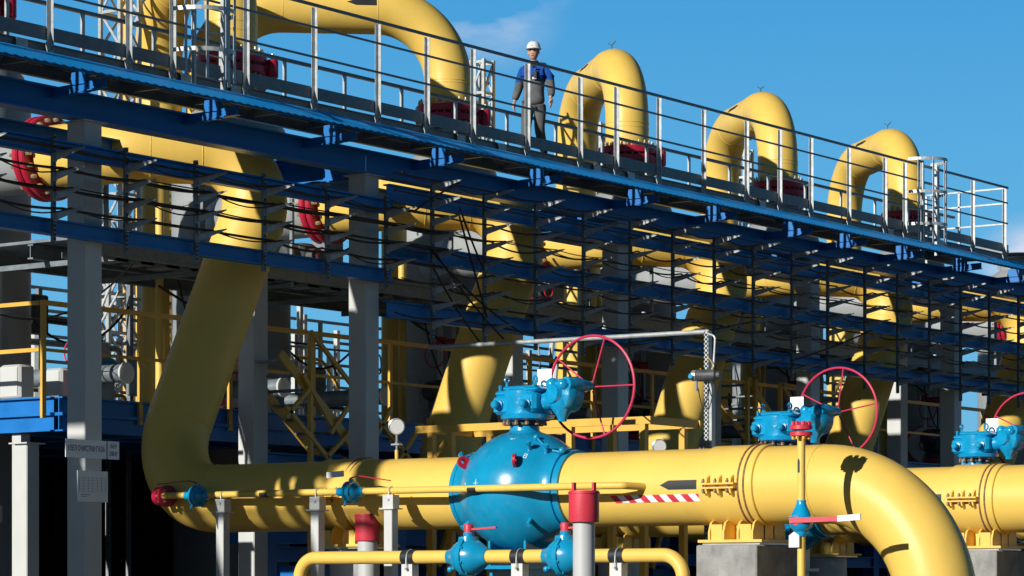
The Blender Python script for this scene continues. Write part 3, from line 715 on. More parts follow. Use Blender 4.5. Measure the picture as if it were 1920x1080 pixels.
cage(24.70, (8.0, 8.49, 8.98, 9.5), 10.2, 'caged ladder crossing the railing at upper left, in front of the thick loop', 7.6)
cage(43.30, (7.90, 8.46, 9.03), 9.0, 'caged ladder at the right end of the railing, sunlit hoops against the sky', 7.4)

# ------------------------------------------------------------------ bracket posts with arms
UP = [16.3, 17.5, 18.7, 19.9, 21.08, 22.27, 23.44, 24.64, 25.88, 27.10, 28.305, 29.295, 30.465, 31.68, 32.87, 34.09, 35.25, 36.44, 37.61, 38.82, 39.985, 41.25, 42.42, 43.60, 44.80, 45.95, 47.16, 48.36]
ZL = [6.46, 6.24, 6.015, 5.785]; ZR = [6.93, 6.70, 6.47, 6.24, 6.01, 5.78, 5.55, 5.32, 5.10]
def bracket(s, zs, z0, z1):
    rt = empty('bracket_post', (s, 22.56, z0), 'x', 'bracket', 'slotted bracket posts on the cable rack')
    b = MB()
    b.box(s-0.022, s-0.018, 22.555, 22.60, z0, z1); b.box(s+0.018, s+0.022, 22.555, 22.60, z0, z1)
    for y in (22.555, 22.590): b.box(s-0.018, s+0.018, y, y+0.003, z0, z1) if y > 22.56 else None
    z = z0
    while z < z1: b.box(s-0.018, s+0.018, 22.553, 22.556, z, z+0.022); z += 0.05
    b.build('slotted_channel', GALD, rt)
    for z in zs:
        b = MB(); L_ = 0.47
        b.prism([(s-0.003,22.552,z+0.045),(s-0.003,22.552-L_,z+0.075),(s-0.003,22.552-L_,z+0.066),(s-0.003,22.552-0.10,z-0.022),(s-0.003,22.552,z-0.042)], (0.006,0,0))
        b.prism([(s-0.028,22.552,z+0.045),(s+0.028,22.552,z+0.045),(s+0.008,22.552-L_,z+0.075),(s-0.012,22.552-L_,z+0.075)], (0,0,0.004))
        b.box(s-0.030, s+0.030, 22.547, 22.553, z-0.047, z+0.049)
        b.build('arm', GAL, rt)
    return rt
ORDS = ['first','second','third','fourth','fifth','sixth','seventh','eighth','ninth','tenth','eleventh','twelfth','thirteenth','fourteenth','fifteenth','sixteenth','seventeenth','eighteenth','nineteenth','twentieth','twenty-first','twenty-second','twenty-third']
pl = bracket(UP[0], ZL, 5.50, 6.72); prr = bracket(UP[11], ZR, 4.93, 7.0)
for i, s in enumerate(UP):
    if i == 0: o = pl
    elif i == 11: o = prr
    elif i < 11: o = dup(pl, (s-UP[0], 0, 0), 'x')
    else: o = dup(prr, (s-UP[11], 0, 0), 'x')
    n = i-5
    o['label'] = 'slotted bracket post outside the %s edge of the photo' % ('left' if n < 0 else 'right') if n < 0 or n > 21 else 'slotted post with %s tapered arms, %s along the rack counted from the left edge' % ('four' if i < 11 else 'nine', ORDS[n])

# ------------------------------------------------------------------ cables on the arms
rnd = random.Random(3)
def cable(pts, r, label, group='black cables on the rack', m=BLK):
    o = MB().tube(pts, r, 7).build('power_cable', m); tag(o, label, 'cable', group); return o
def row_cable(posts, z, y, r, sag, label):
    if r < 0.0085:
        n = len(posts); i0 = rnd.randint(0, 5); posts = posts[i0:n-rnd.randint(0, 5)]
    pts = []
    for i in range(len(posts)-1):
        sg = sag*rnd.choice((0.05, 0.2, 0.4, 0.7, 1.0, 1.7))
        seg = catenary((posts[i], y+rnd.uniform(-0.02,0.02), z), (posts[i+1], y, z), sg, 8); pts += seg[:-1]
    pts.append((posts[-1], y, z)); cable(pts, r, label)
rowname = ['top', 'second', 'third', 'fourth', 'fifth', 'sixth', 'seventh', 'eighth', 'lowest']
for i, z in enumerate(ZL):
    row_cable(UP[:12], z+0.085, 22.42, 0.016, 0.036, 'thick black cable lying on the %s arms of the left bays' % rowname[i])
    row_cable(UP[:12], z+0.08, 22.30, 0.009, 0.065, 'thin black cable sagging beside the thick one on the %s arms of the left bays' % rowname[i])
    if i in (1, 2): row_cable(UP[:12], z+0.085, 22.48, 0.015, 0.03, 'second thick black cable close to the posts on the %s arms of the left bays' % rowname[i])
for i, z in enumerate(ZR):
    row_cable(UP[10:], z+0.080, 22.44, 0.013, 0.05, 'thick black cable lying on the %s arms of the right bays' % rowname[i])
    if i not in (2, 5, 7): row_cable(UP[10:], z+0.078, 22.32, 0.008, 0.065, 'thin black cable sagging along the %s arms of the right bays' % rowname[i])
    if i in (3, 6): row_cable(UP[10:], z+0.078, 22.22, 0.007, 0.04, 'thin black cable along the arm tips of the %s arms of the right bays' % rowname[i])
# cables that change level near the tall column
for j, (a, b_, sg, lab) in enumerate((
    ((28.9,22.35,6.10),(31.1,22.4,5.12),0.10,'black cable sloping steeply down right of the tall column, uppermost'),
    ((28.95,22.3,6.06),(30.6,22.35,5.00),0.06,'black cable sloping down right of the tall column, in the middle of the bundle'),
    ((28.9,22.25,5.80),(30.0,22.3,4.9),0.05,'black cable sloping down right of the tall column, lowest of the bundle'),
    ((28.55,22.3,6.52),(29.6,22.35,7.02),-0.02,'thin black cable rising to the right beside the tall column'),
    ((29.5,22.3,6.62),(30.15,22.3,5.25),0.0,'thin black cable hanging nearly straight down in the first right bay'),
    ((29.4,22.2,6.66),(30.0,22.25,5.9),0.03,'short black cable hanging in the first right bay'),
    ((33.6,22.3,5.15),(37.2,22.3,5.75),0.02,'black cable rising gently to the right above the detector mast'),
    ((38.3,22.3,5.2),(41.0,22.3,5.9),0.03,'black cable rising to the right above the second handwheel'),
    ((24.9,26.2,5.1),(26.9,25.8,5.9),0.30,'black cable swinging below the rear gallery near the signed column'))):
    cable(catenary(a, b_, sg, 12), 0.014, lab)

# ------------------------------------------------------------------ rear gallery and lower platform
gal = empty('rear_gallery', (36, 26.6, 5.9), 'dark service gallery slung behind the rack with trays on its underside', 'gallery')
b = MB(); b.box(26.3, 60, 26.0, 28.2, 6.22, 6.26)
for y in (26.0, 27.1, 28.2): b.ibeam((26.3, y, 6.11), (60, y, 6.11), 0.1, 0.2)
b.build('gallery_deck', GALD, gal)
b = MB(); x = 26.6
while x < 60:
    b.box(x, x+0.06, 26.0, 28.2, 5.93, 6.0); b.box(x, x+0.05, 25.98, 26.03, 6.2, 7.2); x += 1.9
build_split(b, 1, 'gallery_rib', GALD, gal)
b = MB(); x = 26.4
while x < 60: b.box(x, x+0.25, 26.1, 26.5, 5.98, 6.02); x += 0.5
for y in (26.1, 26.5): b.box(26.3, 60, y, y+0.01, 5.98, 6.06)
b.build('cable_tray', GALD, gal)

pf = empty('lower_platform', (40, 27, 3.6), 'dark blue steel platform behind the rack carrying the vessels, sunlit at its left end', 'platform')
P0 = 24.95
b = MB(); b.ibeam((P0, 25.2, 3.90), (60, 25.2, 3.90), 0.14, 0.22); b.ibeam((P0, 25.2, 3.68), (60, 25.2, 3.68), 0.14, 0.22)
for y in (27.4, 29.6, 31.6): b.ibeam((P0+0.1, y, 3.80), (60, y, 3.80), 0.16, 0.30)
b.build('edge_beam', BLU, pf)
b = MB(); b.ibeam((P0, 25.28, 3.90), (P0, 31.8, 3.90), 0.14, 0.22); b.ibeam((P0, 25.28, 3.68), (P0, 31.8, 3.68), 0.14, 0.22)
for k in range(12): b.ibeam((P0+2.86*(k+1), 25.3, 3.80), (P0+2.86*(k+1), 31.8, 3.80), 0.16, 0.30)
b.build('end_beam', BLU, pf)
b = MB(); b.box(P0+0.08, 60, 25.28, 32, 4.012, 4.03); b.build('deck', GALD, pf)
for i in range(8):
    x = 25.05 + 4.7*i
    MB().box(x-0.08, x+0.08, 25.9, 26.06, 0, 3.56).build('leg', COLM, pf)
    MB().box(x-0.08, x+0.08, 30.9, 31.06, 0, 3.56).build('leg', COLM, pf)
o = column(24.40, 25.2, 'short light grey post at the lower left corner carrying the platform end', 3.40, 0.22)
o.name = 'platform_post'
yr = empty('platform_railing', (40, 25.2, 4.0), 'yellow handrail along the front edge of the lower platform', 'railing')
x = 24.63
while x < 58: MB().box(x-0.035, x+0.035, 25.13, 25.17, 3.72, 5.14).build('post', YEL2, yr); x += 1.75
MB().box(24.6, 58, 25.12, 25.18, 5.14, 5.20).build('top_rail', YEL2, yr)
MB().box(24.6, 58, 25.14, 25.17, 4.56, 4.60).build('mid_rail', YEL2, yr)
ye = empty('platform_end_railing', (24.6, 28, 4.0), 'yellow handrail across the left end of the lower platform', 'railing')
for z in (5.17, 4.58): MB().box(24.60, 24.64, 25.2, 31.8, z-0.025, z+0.025).build('rail', YEL2, ye)
for y in (27.0, 29.0, 31.0): MB().box(24.6, 24.64, y, y+0.04, 3.72, 5.15).build('post', YEL2, ye)

rl = empty('rear_guard', (40, 32.0, 4.0), 'grey multi-bar guard along the back of the lower platform, dark against the sky', 'railing')
x = 25.0
while x < 60: MB().box(x, x+0.06, 31.7, 31.76, 4.0, 6.35).build('post', GALD, rl); x += 1.43
for z in (4.35, 4.75, 5.15, 5.55, 5.95, 6.3): MB().box(25, 60, 31.68, 31.72, z, z+0.05).build('rail', GALD, rl)
# stairs
def stair(o, lab, segs, rails):
    rt = empty('stair', (29.0+o, 24.2, 0), lab, 'stair', 'yellow stairs down from the platform')
    for (x0, z0, x1, z1) in segs:
        for y in (24.14, 24.92): MB().beam((x0+o, y, z0), (x1+o, y, z1), 0.035, 0.13).build('stringer', YEL2, rt)
        n = int(abs(x1-x0)/0.22)
        for i in range(n):
            t = (i+0.5)/n; x = x0+(x1-x0)*t+o; z = z0+(z1-z0)*t; MB().box(x-0.11, x+0.11, 24.17, 24.90, z-0.01, z+0.015).build('tread', GALD, rt)
    for (x0, z0, x1, z1) in rails:
        MB().beam((x0+o, 24.08, z0), (x1+o, 24.08, z1), 0.045, 0.055).build('handrail', YEL2, rt)
    return rt
st1 = stair(0, 'yellow braced stair between the nearest and the tall column, left of the gauge',
      [(28.01, 4.71, 30.6, 2.72)],
      [(28.56, 5.04, 30.5, 3.55), (28.05, 4.00, 29.5, 2.92), (28.05, 3.86, 28.53, 4.26), (28.98, 3.69, 29.5, 4.20), (28.90, 3.36, 29.5, 3.80), (28.4, 4.45, 29.0, 3.8), (29.4, 3.0, 30.3, 4.1), (30.17, 3.86, 31.2, 3.0), (30.3, 3.2, 31.0, 3.9)])
for x in (28.58, 29.95, 31.2): MB().box(x-0.03, x+0.03, 24.07, 24.13, 0, 5.04 if x < 29 else 4.0).build('baluster', YEL2, st1)
st2 = stair(12.2, 'yellow braced stair behind the second valve, left of its handwheel',
      [(27.84, 5.10, 30.9, 2.75)],
      [(28.84, 5.07, 30.8, 3.6), (28.84, 5.07, 30.03, 5.04), (27.9, 4.1, 29.4, 3.0), (28.2, 3.1, 29.2, 4.2)])
for x in (27.75, 28.0, 28.84): MB().box(x+12.2-0.035, x+12.2+0.035, 24.07, 24.13, 0, 5.10).build('baluster', YEL2, st2)

# ------------------------------------------------------------------ things on the platform, repeated per vessel
def duct(k):
    s = 27.09 + PITCH*k
    rt = empty('blowdown_drum', (s, 26.4, 4.4), 'x', 'drum', 'small aluminium clad drums on the platform')
    MB().lathe((s, 28.0, 4.48), (0,-1,0), [(0,0.125),(1.9,0.125),(1.92,0.11)], 28).build('shell', GALD, rt)
    MB().lathe((s, 26.1, 4.48), (0,-1,0), [(0,0.145),(0.03,0.145),(0.035,0.13)], 28).build('end_disc', COLM, rt)
    b = MB()
    for y in (26.5, 27.5): b.box(s-0.2, s+0.2, y, y+0.05, 4.03, 4.40)
    build_split(b, 1, 'cradle', GALD, rt)
    return rt
DL = ['aluminium drum right of the signed column', 'aluminium drum with white end disc left of the tall column', 'aluminium drum with white end disc behind the small round gauge', 'aluminium drum seen through the big handwheel', 'aluminium drum behind the second valve', 'aluminium drum near the right edge']
# one farther left as the sunlit grey box
d0 = duct(0); d0['label'] = DL[0]
ii = 1
for dx_ in (3.24, 5.61, 11.12, 16.9, 20.5):
    dup(d0, (dx_, 0.0, 0.0), DL[ii]); ii += 1
def riser(k):
    s = 30.22; d = 28.5
    rt = empty('riser_pipe', (s, d, 4.0), 'x', 'pipe', 'slim yellow risers beside the vessels')
    MB().tube([(s,d,4.03),(s,d,7.9)], 0.21, 28).build('riser', YEL, rt)
    b = MB(); b.tube([(s-0.55,d-0.6,4.03),(s-0.55,d-0.6,7.2)], 0.06, 14); b.build('small_riser', YEL, rt)
    # motor actuator and red base
    q = MB(); c = Vector((s-0.35, d-1.3, 4.70))
    q.cbox(c.x-0.22, c.x+0.22, c.y-0.2, c.y+0.2, c.z-0.26, c.z+0.24, 0.06); q.lathe(c + Vector((-0.2,0,0.05)), (-1,0,0), [(0,0.16),(0.2,0.15),(0.25,0.1)], 16); q.lathe(c + Vector((0,-0.15,-0.05)), (0,-1,0), [(0,0.14),(0.25,0.13),(0.28,0.08)], 16)
    q.lathe(c + Vector((0,0,-0.26)), (0,0,-1), [(0,0.2),(0.06,0.25),(0.10,0.25)], 16)
    q.build('actuator', DKG, rt)
    MB().lathe(c + Vector((0,0,-0.38)), (0,0,-1), [(0,0.32),(0.10,0.32)], 24).build('actuator_base', RED, rt)
    b = MB(); b.tube(fillet([(s-0.2,d-1.3,4.9),(s-0.2,d-1.3,5.5),(s-1.2,d-1.2,5.9)], 0.2, 6)[0], 0.02, 8); b.tube(catenary((s-0.4,d-1.5,4.9),(s-0.9,d-1.3,6.0),0.3), 0.015, 8)
    b.build('conduit', BLK, rt)
    b = MB(); b.tube([(s+0.35, d-0.7, 4.0),(s+0.35, d-0.7, 5.9)], 0.045, 10); b.tube([(s+0.45, d-0.9, 4.0),(s+0.45, d-0.9, 6.6)], 0.035, 10)
    build_split(b, 1, 'impulse_tube', COLM, rt)
    b = MB(); b.lathe((s+0.3,d-0.8,5.62),(0.5,-0.8,0),[(0,0.07),(0.25,0.07)],10); b.lathe((s+0.36,d-0.7,5.55),(0,0,1),[(0,0.09),(0.18,0.09)],12)
    b.build('needle_valve', REDB, rt)
    MB().torus((s-0.45, d-1.2, 5.35), (1,0,0), 0.2, 0.014, 24, 6).build('valve_wheel', REDB, rt)
    return rt
r0 = riser(0)
RLb = ['slim yellow riser with a dark actuator right of the signed column', 'slim yellow riser behind the tall column', 'slim yellow riser seen through the big red handwheel', 'slim yellow riser seen through the second red handwheel', 'slim yellow riser at the right edge']
r0['label'] = RLb[0]
for k in range(1, 5): dup(r0, (PITCH*k, 0, 0), RLb[k])
def manifold(k):
    s = 30.3 + PITCH*k; rr = random.Random(40+k)
    rt = empty('instrument_manifold', (s, 30.8, 4.0), ['cluster of thin pipes and cabinets between the signed and the nearest rear column', 'cluster of thin pipes and cabinets just right of the tall column', 'cluster of thin pipes and cabinets behind the big red handwheel', 'cluster of thin pipes and cabinets behind the second red handwheel', 'cluster of thin pipes and cabinets at the right edge'][k], 'pipework', 'thin pipework clusters on the platform')
    for i in range(6):
        x = s + rr.uniform(-1.6, 1.6); y = 30.6 + rr.uniform(-0.4, 0.5)
        MB().box(x-0.04, x+0.04, y-0.04, y+0.04, 4.03, rr.uniform(5.6, 7.2)).build('stand', rr.choice((GAL, COLM, GALD)), rt)
    for i in range(5):
        z = rr.uniform(4.4, 6.2); x = s + rr.uniform(-0.6, 0.4); p = [(x-1.4, 30.3, z), (x+0.9, 30.3+rr.uniform(-0.3,0.3), z), (x+1.1, 30.3, z+rr.choice((-0.5, 0.6)))]
        MB().tube(fillet(p, 0.12, 5)[0], rr.choice((0.02, 0.03, 0.05)), 8).build('branch_tube', rr.choice((GAL, BLK, COLM, YEL2)), rt)
    for i in range(3):
        x = s + rr.uniform(-1.3, 1.2); z = rr.uniform(4.3, 5.4)
        q = MB().cbox(x-0.16, x+0.16, 29.9, 30.15, z, z+rr.uniform(0.3, 0.6), 0.02); q.build('cabinet', rr.choice((GALD, DKG, COLM)), rt)
    x = s + rr.uniform(-1, 1)
    MB().lathe((x, 29.8, 4.9), (-0.6,-0.8,0), [(0,0.1),(0.1,0.1),(0.1,0.19),(0.14,0.19),(0.15,0.19),(0.15,0.1),(0.4,0.1)], 20).build('small_flange', REDB if k % 2 else VAL, rt)
    MB().tube(catenary((s-1.5, 29.7, 5.6), (s+0.6, 29.7, 5.9), 0.5), 0.02, 8).build('hose', BLK, rt)
    MB().torus((s+0.9, 29.6, 5.4), (0.5,-1,0), 0.16, 0.014, 24, 6).build('hose_coil', BLK, rt)
for k in range(5): manifold(k)
def gallery_valve(k):
    s = 30.95 + PITCH*k; rr = random.Random(90+k)
    rt = empty('gallery_actuator', (s, 26.2, 6.26), ['dark valve actuator on the rear gallery left of the tall column', 'dark valve actuator on the rear gallery above the big red handwheel', 'dark valve actuator on the rear gallery between the two red handwheels', 'dark valve actuator on the rear gallery near the right edge'][k], 'actuator', 'dark actuators on the rear gallery')
    q = MB(); q.cbox(s-0.18, s+0.2, 26.1, 26.45, 6.30, 6.62, 0.05); q.lathe((s-0.16, 26.28, 6.46), (-1,0,0), [(0,0.14),(0.18,0.13),(0.24,0.08)], 18); q.lathe((s, 26.12, 6.42), (0,-1,0), [(0,0.12),(0.18,0.11),(0.22,0.06)], 18)
    q.build('actuator_body', DKG, rt)
    MB().lathe((s, 26.28, 6.26), (0,0,1), [(0,0.2),(0.05,0.2)], 20).build('actuator_base', RED, rt)
    MB().torus((s, 25.88, 6.42), (0,1,0), 0.12, 0.012, 24, 6).build('actuator_wheel', REDB, rt)
    MB().tube(catenary((s+0.15, 26.2, 6.6), (s+1.2, 26.0, 6.9), 0.2), 0.018, 8).build('actuator_cable', BLK, rt)
    MB().box(s+0.4, s+0.75, 26.1, 26.4, 6.3, 6.95).build('junction_box', GALD, rt)
for k in range(4): gallery_valve(k)
# far left small wheel, cable riser, left edge details
b = MB(); wc = Vector((26.35, 26.3, 4.72)); b.torus(wc, (1,0.1,0), 0.19, 0.012, 28, 6)
for i in range(5): t = i*1.257; b.tube([wc, wc + Vector((0, math.cos(t)*0.19, math.sin(t)*0.19))], 0.007, 6)
b.tube([wc, wc + Vector((0.2,0,0))], 0.02, 8); b.tube([wc+Vector((0.2,0,0.1)), (26.55,26.3,4.03)], 0.03, 8)
tag(b.build('small_handwheel', WHL), 'small red handwheel left of the signed column', 'handwheel')
for i, (s, y, wd, lab) in enumerate(((25.66, 26.7, 0.20, 'pale sheet metal box at the lower left edge above the blue beam'), (26.42, 26.7, 0.20, 'pale sheet metal box behind the small red handwheel'))):
    b = MB(); b.cbox(s-0.13, s+0.15, y-wd, y+wd, 4.06, 4.52, 0.03); b.box(s-0.142, s-0.13, y-wd+0.04, y+wd-0.04, 4.10, 4.48)
    tag(b.build('instrument_box', COLM), lab, 'box', 'pale instrument boxes on the platform')
# skid machinery under and on the platform
sk = empty('pump_skid', (33, 26, 1.8), 'dark blue machinery skid under the platform behind the front pipe', 'skid')
b = MB()
for k in range(9):
    x = 28.6 + 2.86*k
    b.ibeam((x, 24.9, 0.2), (x, 24.9, 3.4), 0.2, 0.2, up=(0,1,0)); b.box(x+0.3, x+1.1, 25.0, 25.9, 2.2, 3.2); b.box(x+1.4, x+2.3, 25.1, 26.0, 0.6, 1.9); b.lathe((x+0.7, 24.95, 2.7), (0,-1,0), [(0,0.25),(0.12,0.25),(0.14,0.2)], 20)
    b.box(x+1.9, x+2.1, 25.3, 25.5, 0.0, 3.5)
b.ibeam((28.4, 24.85, 3.30), (56, 24.85, 3.30), 0.2, 0.26); b.ibeam((28.4, 24.85, 2.05), (56, 24.85, 2.05), 0.18, 0.2)
b.build('skid_frame', BLU, sk)
b = MB()
for k in range(9): x = 29.2+2.86*k; b.beam((x, 24.6, 1.9), (x+0.7, 24.6, 3.4), 0.06, 0.08)
build_split(b, 1, 'skid_brace', YEL2, sk)
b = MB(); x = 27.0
b.box(12, 75, 32.3, 32.6, -0.1, 3.95)  # black backdrop where there is only shade below the deck
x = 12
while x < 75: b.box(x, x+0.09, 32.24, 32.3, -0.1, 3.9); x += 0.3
tag(b.build('back_shade_sheet', DARK), 'near-black ribbed sheet added to stand in for the deep shade under the platform', 'wall')
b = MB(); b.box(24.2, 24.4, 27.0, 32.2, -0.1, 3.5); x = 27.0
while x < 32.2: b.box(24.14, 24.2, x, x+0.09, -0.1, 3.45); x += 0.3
tag(b.build('end_shade_sheet', DARK), 'near-black sheet added to stand in for the shade below the left end of the platform', 'wall')

# lattice masts
def mast(x, y, wd, h, label):
    rt = empty('lattice_mast', (x, y, 0), label, 'mast', 'galvanised lattice masts behind the loops')
    cs = [(-1,-1),(1,-1),(1,1),(-1,1)]; hw = wd/2
    for a, c_ in cs: MB().box(x+a*hw-0.03, x+a*hw+0.03, y+c_*hw-0.03, y+c_*hw+0.03, 0, h).build('leg', GAL, rt)
    b = MB(); z = h - 0.05
    n = 0
    while z > 4:
        for i in range(4):
            p = cs[i]; q = cs[(i+1) % 4]
            b.beam((x+p[0]*hw, y+p[1]*hw, z), (x+q[0]*hw, y+q[1]*hw, z), 0.03, 0.05)
            zz = (z, z-0.62) if n % 2 else (z-0.62, z)
            b.beam((x+p[0]*hw, y+p[1]*hw, zz[0]), (x+q[0]*hw, y+q[1]*hw, zz[1]), 0.022, 0.045)
        z -= 0.62; n += 1
    b.build('bracing', GAL, rt)
mast(34.12, 33, 0.46, 14.5, 'lattice mast rising out of the top left of the photo')
mast(44.45, 33, 0.32, 12.14, 'lattice mast directly left of the worker')
mast(48.9, 33.2, 0.32, 11.5, 'lattice mast seen through the loop beside the worker')
mast(54.8, 33.2, 0.34, 11.7, 'lattice mast seen through the next loop to the right')
mast(32.3, 31.5, 0.46, 7.6, 'short lattice mast right of the signed column')
b = MB(); b.tube([(34.9, 33.6, 0), (34.9, 33.6, 14)], 0.07, 12); tag(b.build('yellow_standpipe', YEL2), 'thin yellow standpipe beside the top left lattice mast', 'pipe')

# ------------------------------------------------------------------ front small things
tb = empty('bypass_tubing', (24.95, 19, 2.6), 'thin yellow tube with two small blue valves in front of the big pipe', 'pipe')
zt = 2.70
path, _ = fillet([(24.95, 23.42, 2.715), (24.95, 16.88, 2.70), (25.02, 16.66, 2.70), (25.36, 16.55, 2.69)], 0.06, 6)
MB().tube(path, 0.040, 16).build('tube', YEL, tb)
c = Vector((25.02, 23.42, 2.715))
b = MB(); b.lathe(c, (-0.3,-1,0), [(-0.15,0.12),(-0.05,0.12),(-0.04,0.05),(0.0,0.05),(0.01,0.135),(0.05,0.135),(0.06,0.07)], 24)
b.build('elbow_flange', RED, tb)
b = MB()
for i in range(8): t = i*math.pi/4; b.lathe(c + Vector((0.10*math.cos(t), -0.02, 0.10*math.sin(t))), (0,-1,0), [(-0.09,0.014),(0.06,0.014)], 6)
build_split(b, 1, 'flange_bolt', RUST, tb)
for yy in (22.83, 20.42):
    v = MB(); v.tube([(24.95, yy+0.19, zt+0.008), (24.95, yy-0.19, zt+0.008)], 0.052, 16); v.sphere((24.95, yy, zt+0.005), 0.115, 10); v.lathe((24.95, yy, zt), (0,1,0), [(-0.05,0.13),(-0.02,0.13),(-0.02,0.118),(0.02,0.118),(0.02,0.13),(0.05,0.13)], 24)
    v.tube([(24.95,yy,zt+0.1),(24.95,yy,zt+0.155)], 0.03, 10); v.tube([(24.9,yy+0.03,zt-0.08),(24.86,yy+0.03,zt-0.16)], 0.014, 8)
    vo = v.build('small_valve', VALD, tb)
    sgn = 1 if yy > 22 else -1
    b = MB(); b.beam((24.93, yy, zt+0.16), (24.93, yy+sgn*0.12, zt+0.19), 0.03, 0.012); b.beam((24.93, yy+sgn*0.12, zt+0.19), (24.90, yy+sgn*0.62, zt+0.155 if sgn > 0 else zt+0.12), 0.02, 0.012)
    b.build('lever', RED, vo)
    if sgn < 0: MB().beam((24.84, yy+0.28, zt+0.20), (24.84, yy+0.02, zt+0.215), 0.006, 0.07, up=(0,0,1)).build('valve_tag', WHT, vo)
b = MB(); b.lathe((24.95, 21.75, 2.706), (0,1,0), [(-0.06,0.0415),(0.06,0.0415)], 16); b.lathe((24.95, 18.65, 2.70), (0,1,0), [(-0.06,0.0415),(0.06,0.0415)], 16)
build_split(b, 1, 'band_mark', BLKP, tb)
SPL = ['slim grey post under the thin yellow tube, nearest its left end', 'slim shaded grey post under the thin yellow tube, between the other two', 'slim lit grey post under the thin yellow tube, right of the left red capped pipe']
def tube_post(y, s, ztop, w_, lab, name='tube_post', dia=0.04, grp='slim posts under the thin yellow tube'):
    rt = empty(name, (s, y, 0), lab, 'post', grp)
    MB().cbox(s-w_/2, s+w_/2, y-w_/2, y+w_/2, 0, ztop-0.17-dia, 0.006).build('post', COLM, rt)
    b = MB(); b.box(s-w_*0.75, s+w_*0.75, y-w_*0.85, y+w_*0.85, ztop-0.17-dia, ztop-0.155-dia); b.box(s-0.06, s+0.06, y-0.075, y+0.075, ztop-0.155-dia, ztop-dia-0.004)
    b.build('head_bracket', COLM, rt)
    b = MB()
    for dy in (-0.012,):
        b.torus((s, y+dy, ztop), (0,1,0), dia+0.010, 0.008, 24, 6)
    b.tube([(s-dia-0.01, y-0.012, ztop), (s-dia-0.02, y-0.012, ztop-dia-0.07)], 0.008, 8)
    b.lathe((s-dia-0.02, y-0.012, ztop-dia-0.05), (0,0,1), [(-0.02,0.016),(0.005,0.016)], 6)
    b.build('u_bolt', GAL, rt)
    if dia > 0.06:
        MB().lathe((s, y-0.09, ztop), (0,1,0), [(0,dia+0.002),(0,dia+0.006),(0.18,dia+0.006),(0.18,dia+0.002)], 28).build('rubber_liner', BLKP, rt)
for (y, l) in zip((22.42, 20.93, 19.83), SPL): tube_post(y, 24.95, 2.70, 0.12, l)
tp = empty('low_bypass_pipe', (24.4, 18, 1.9), 'low yellow pipe with rounded ends and two blue valves along the bottom of the photo', 'pipe')
zb_ = 1.93; rb_ = 0.074
path, _ = fillet([(24.4, 20.74, -0.1), (24.4, 20.74, zb_), (24.4, 15.50, zb_), (24.4, 15.50, -0.1)], 0.24, 12)
MB().tube(path, rb_, 24).build('pipe', YEL, tp)
for yy in (18.30, 17.0):
    v = MB(); v.lathe((24.4, yy, zb_), (0,1,0), [(-0.27,0.082),(-0.25,0.10),(-0.22,0.11),(-0.17,0.15),(-0.10,0.19),(-0.03,0.205),(-0.03,0.225),(0.03,0.225),(0.03,0.20),(0.08,0.19),(0.15,0.15),(0.21,0.10),(0.27,0.082)], 32)
    v.lathe((24.4, yy, zb_+0.15), (0,0,1), [(0,0.12),(0.07,0.11),(0.075,0.06),(0.12,0.06)], 18)
    v.sphere((24.33, yy+0.2, zb_-0.14), 0.035, 8); v.tube([(24.35,yy+0.08,zb_-0.1),(24.33,yy+0.2,zb_-0.14)], 0.02, 8)
    for i in range(8): t = i*math.pi/4+0.3; v.lathe((24.4+0.205*math.cos(t), yy, zb_+0.205*math.sin(t)), (0,1,0), [(-0.05,0.016),(0.05,0.016)], 6)
    vo = v.build('low_valve', VAL, tp)
    b = MB(); b.lathe((24.4, yy, zb_+0.27), (0,0,1), [(0,0.05),(0.07,0.055),(0.09,0.045)], 14); b.beam((24.4,yy,zb_+0.30),(24.43,yy-0.36,zb_+0.32),0.035,0.02); b.build('lever', REDB, vo)
for (y, l) in zip((19.12, 17.60, 16.31), ('grey bracket post with black liner under the low yellow pipe, left of its first valve', 'grey bracket post under the low yellow pipe between its two valves', 'grey bracket post under the low yellow pipe, right of the large red capped pipe')):
    tube_post(y, 24.4, zb_, 0.19, l, 'pipe_post', rb_, 'bracket posts under the low yellow pipe')
def vent(s, d, rp, rc, z0, z1, label):
    rt = empty('capped_vent_pipe', (s, d, 0), label, 'pipe', 'grey pipes with red caps')
    MB().lathe((s, d, -0.1), (0,0,1), [(0,rp),(z0+0.25,rp)], 36).build('pipe', PIPG, rt)
    cp = MB().lathe((s, d, z0), (0,0,1), [(0,rc*0.9),(0.0,rc*0.985),(0.008,rc),(z1-z0-0.03,rc),(z1-z0-0.028,rc*1.05),(z1-z0-0.012,rc*1.05),(z1-z0-0.01,rc),(z1-z0,rc*0.98),(z1-z0,0.01)], 48).build('cap', REDB, rt)
    b = MB()
    for sg in (-1, 1): b.box(s+sg*0.02-0.02+sg*0.03, s+sg*0.02+0.02+sg*0.03, d-sg*rc*0.55-0.012, d-sg*rc*0.55+0.012, z1, z1+0.075)
    build_split(b, 1, 'cap_lug', REDB, cp)
def at(x, y, Y):
    X = (x-960)*Y/5181; return X*0.5873+Y*0.8094, -(X*0.8094-Y*0.5873), (1100-y)*Y/5181+1.6
s_, d_, _ = at(688.5, 0, 32.6); vent(s_, d_, 0.116, 0.146, at(0,1014,32.6)[2], at(0,964,32.6)[2], 'smaller grey pipe with red cap, left, behind the low yellow pipe')
s_, d_, _ = at(1094.5, 0, 25.4); vent(s_, d_, 0.102, 0.140, at(0,979,25.4)[2], at(0,920,25.4)[2], 'larger grey pipe with red cap in front of the blue ball valve')
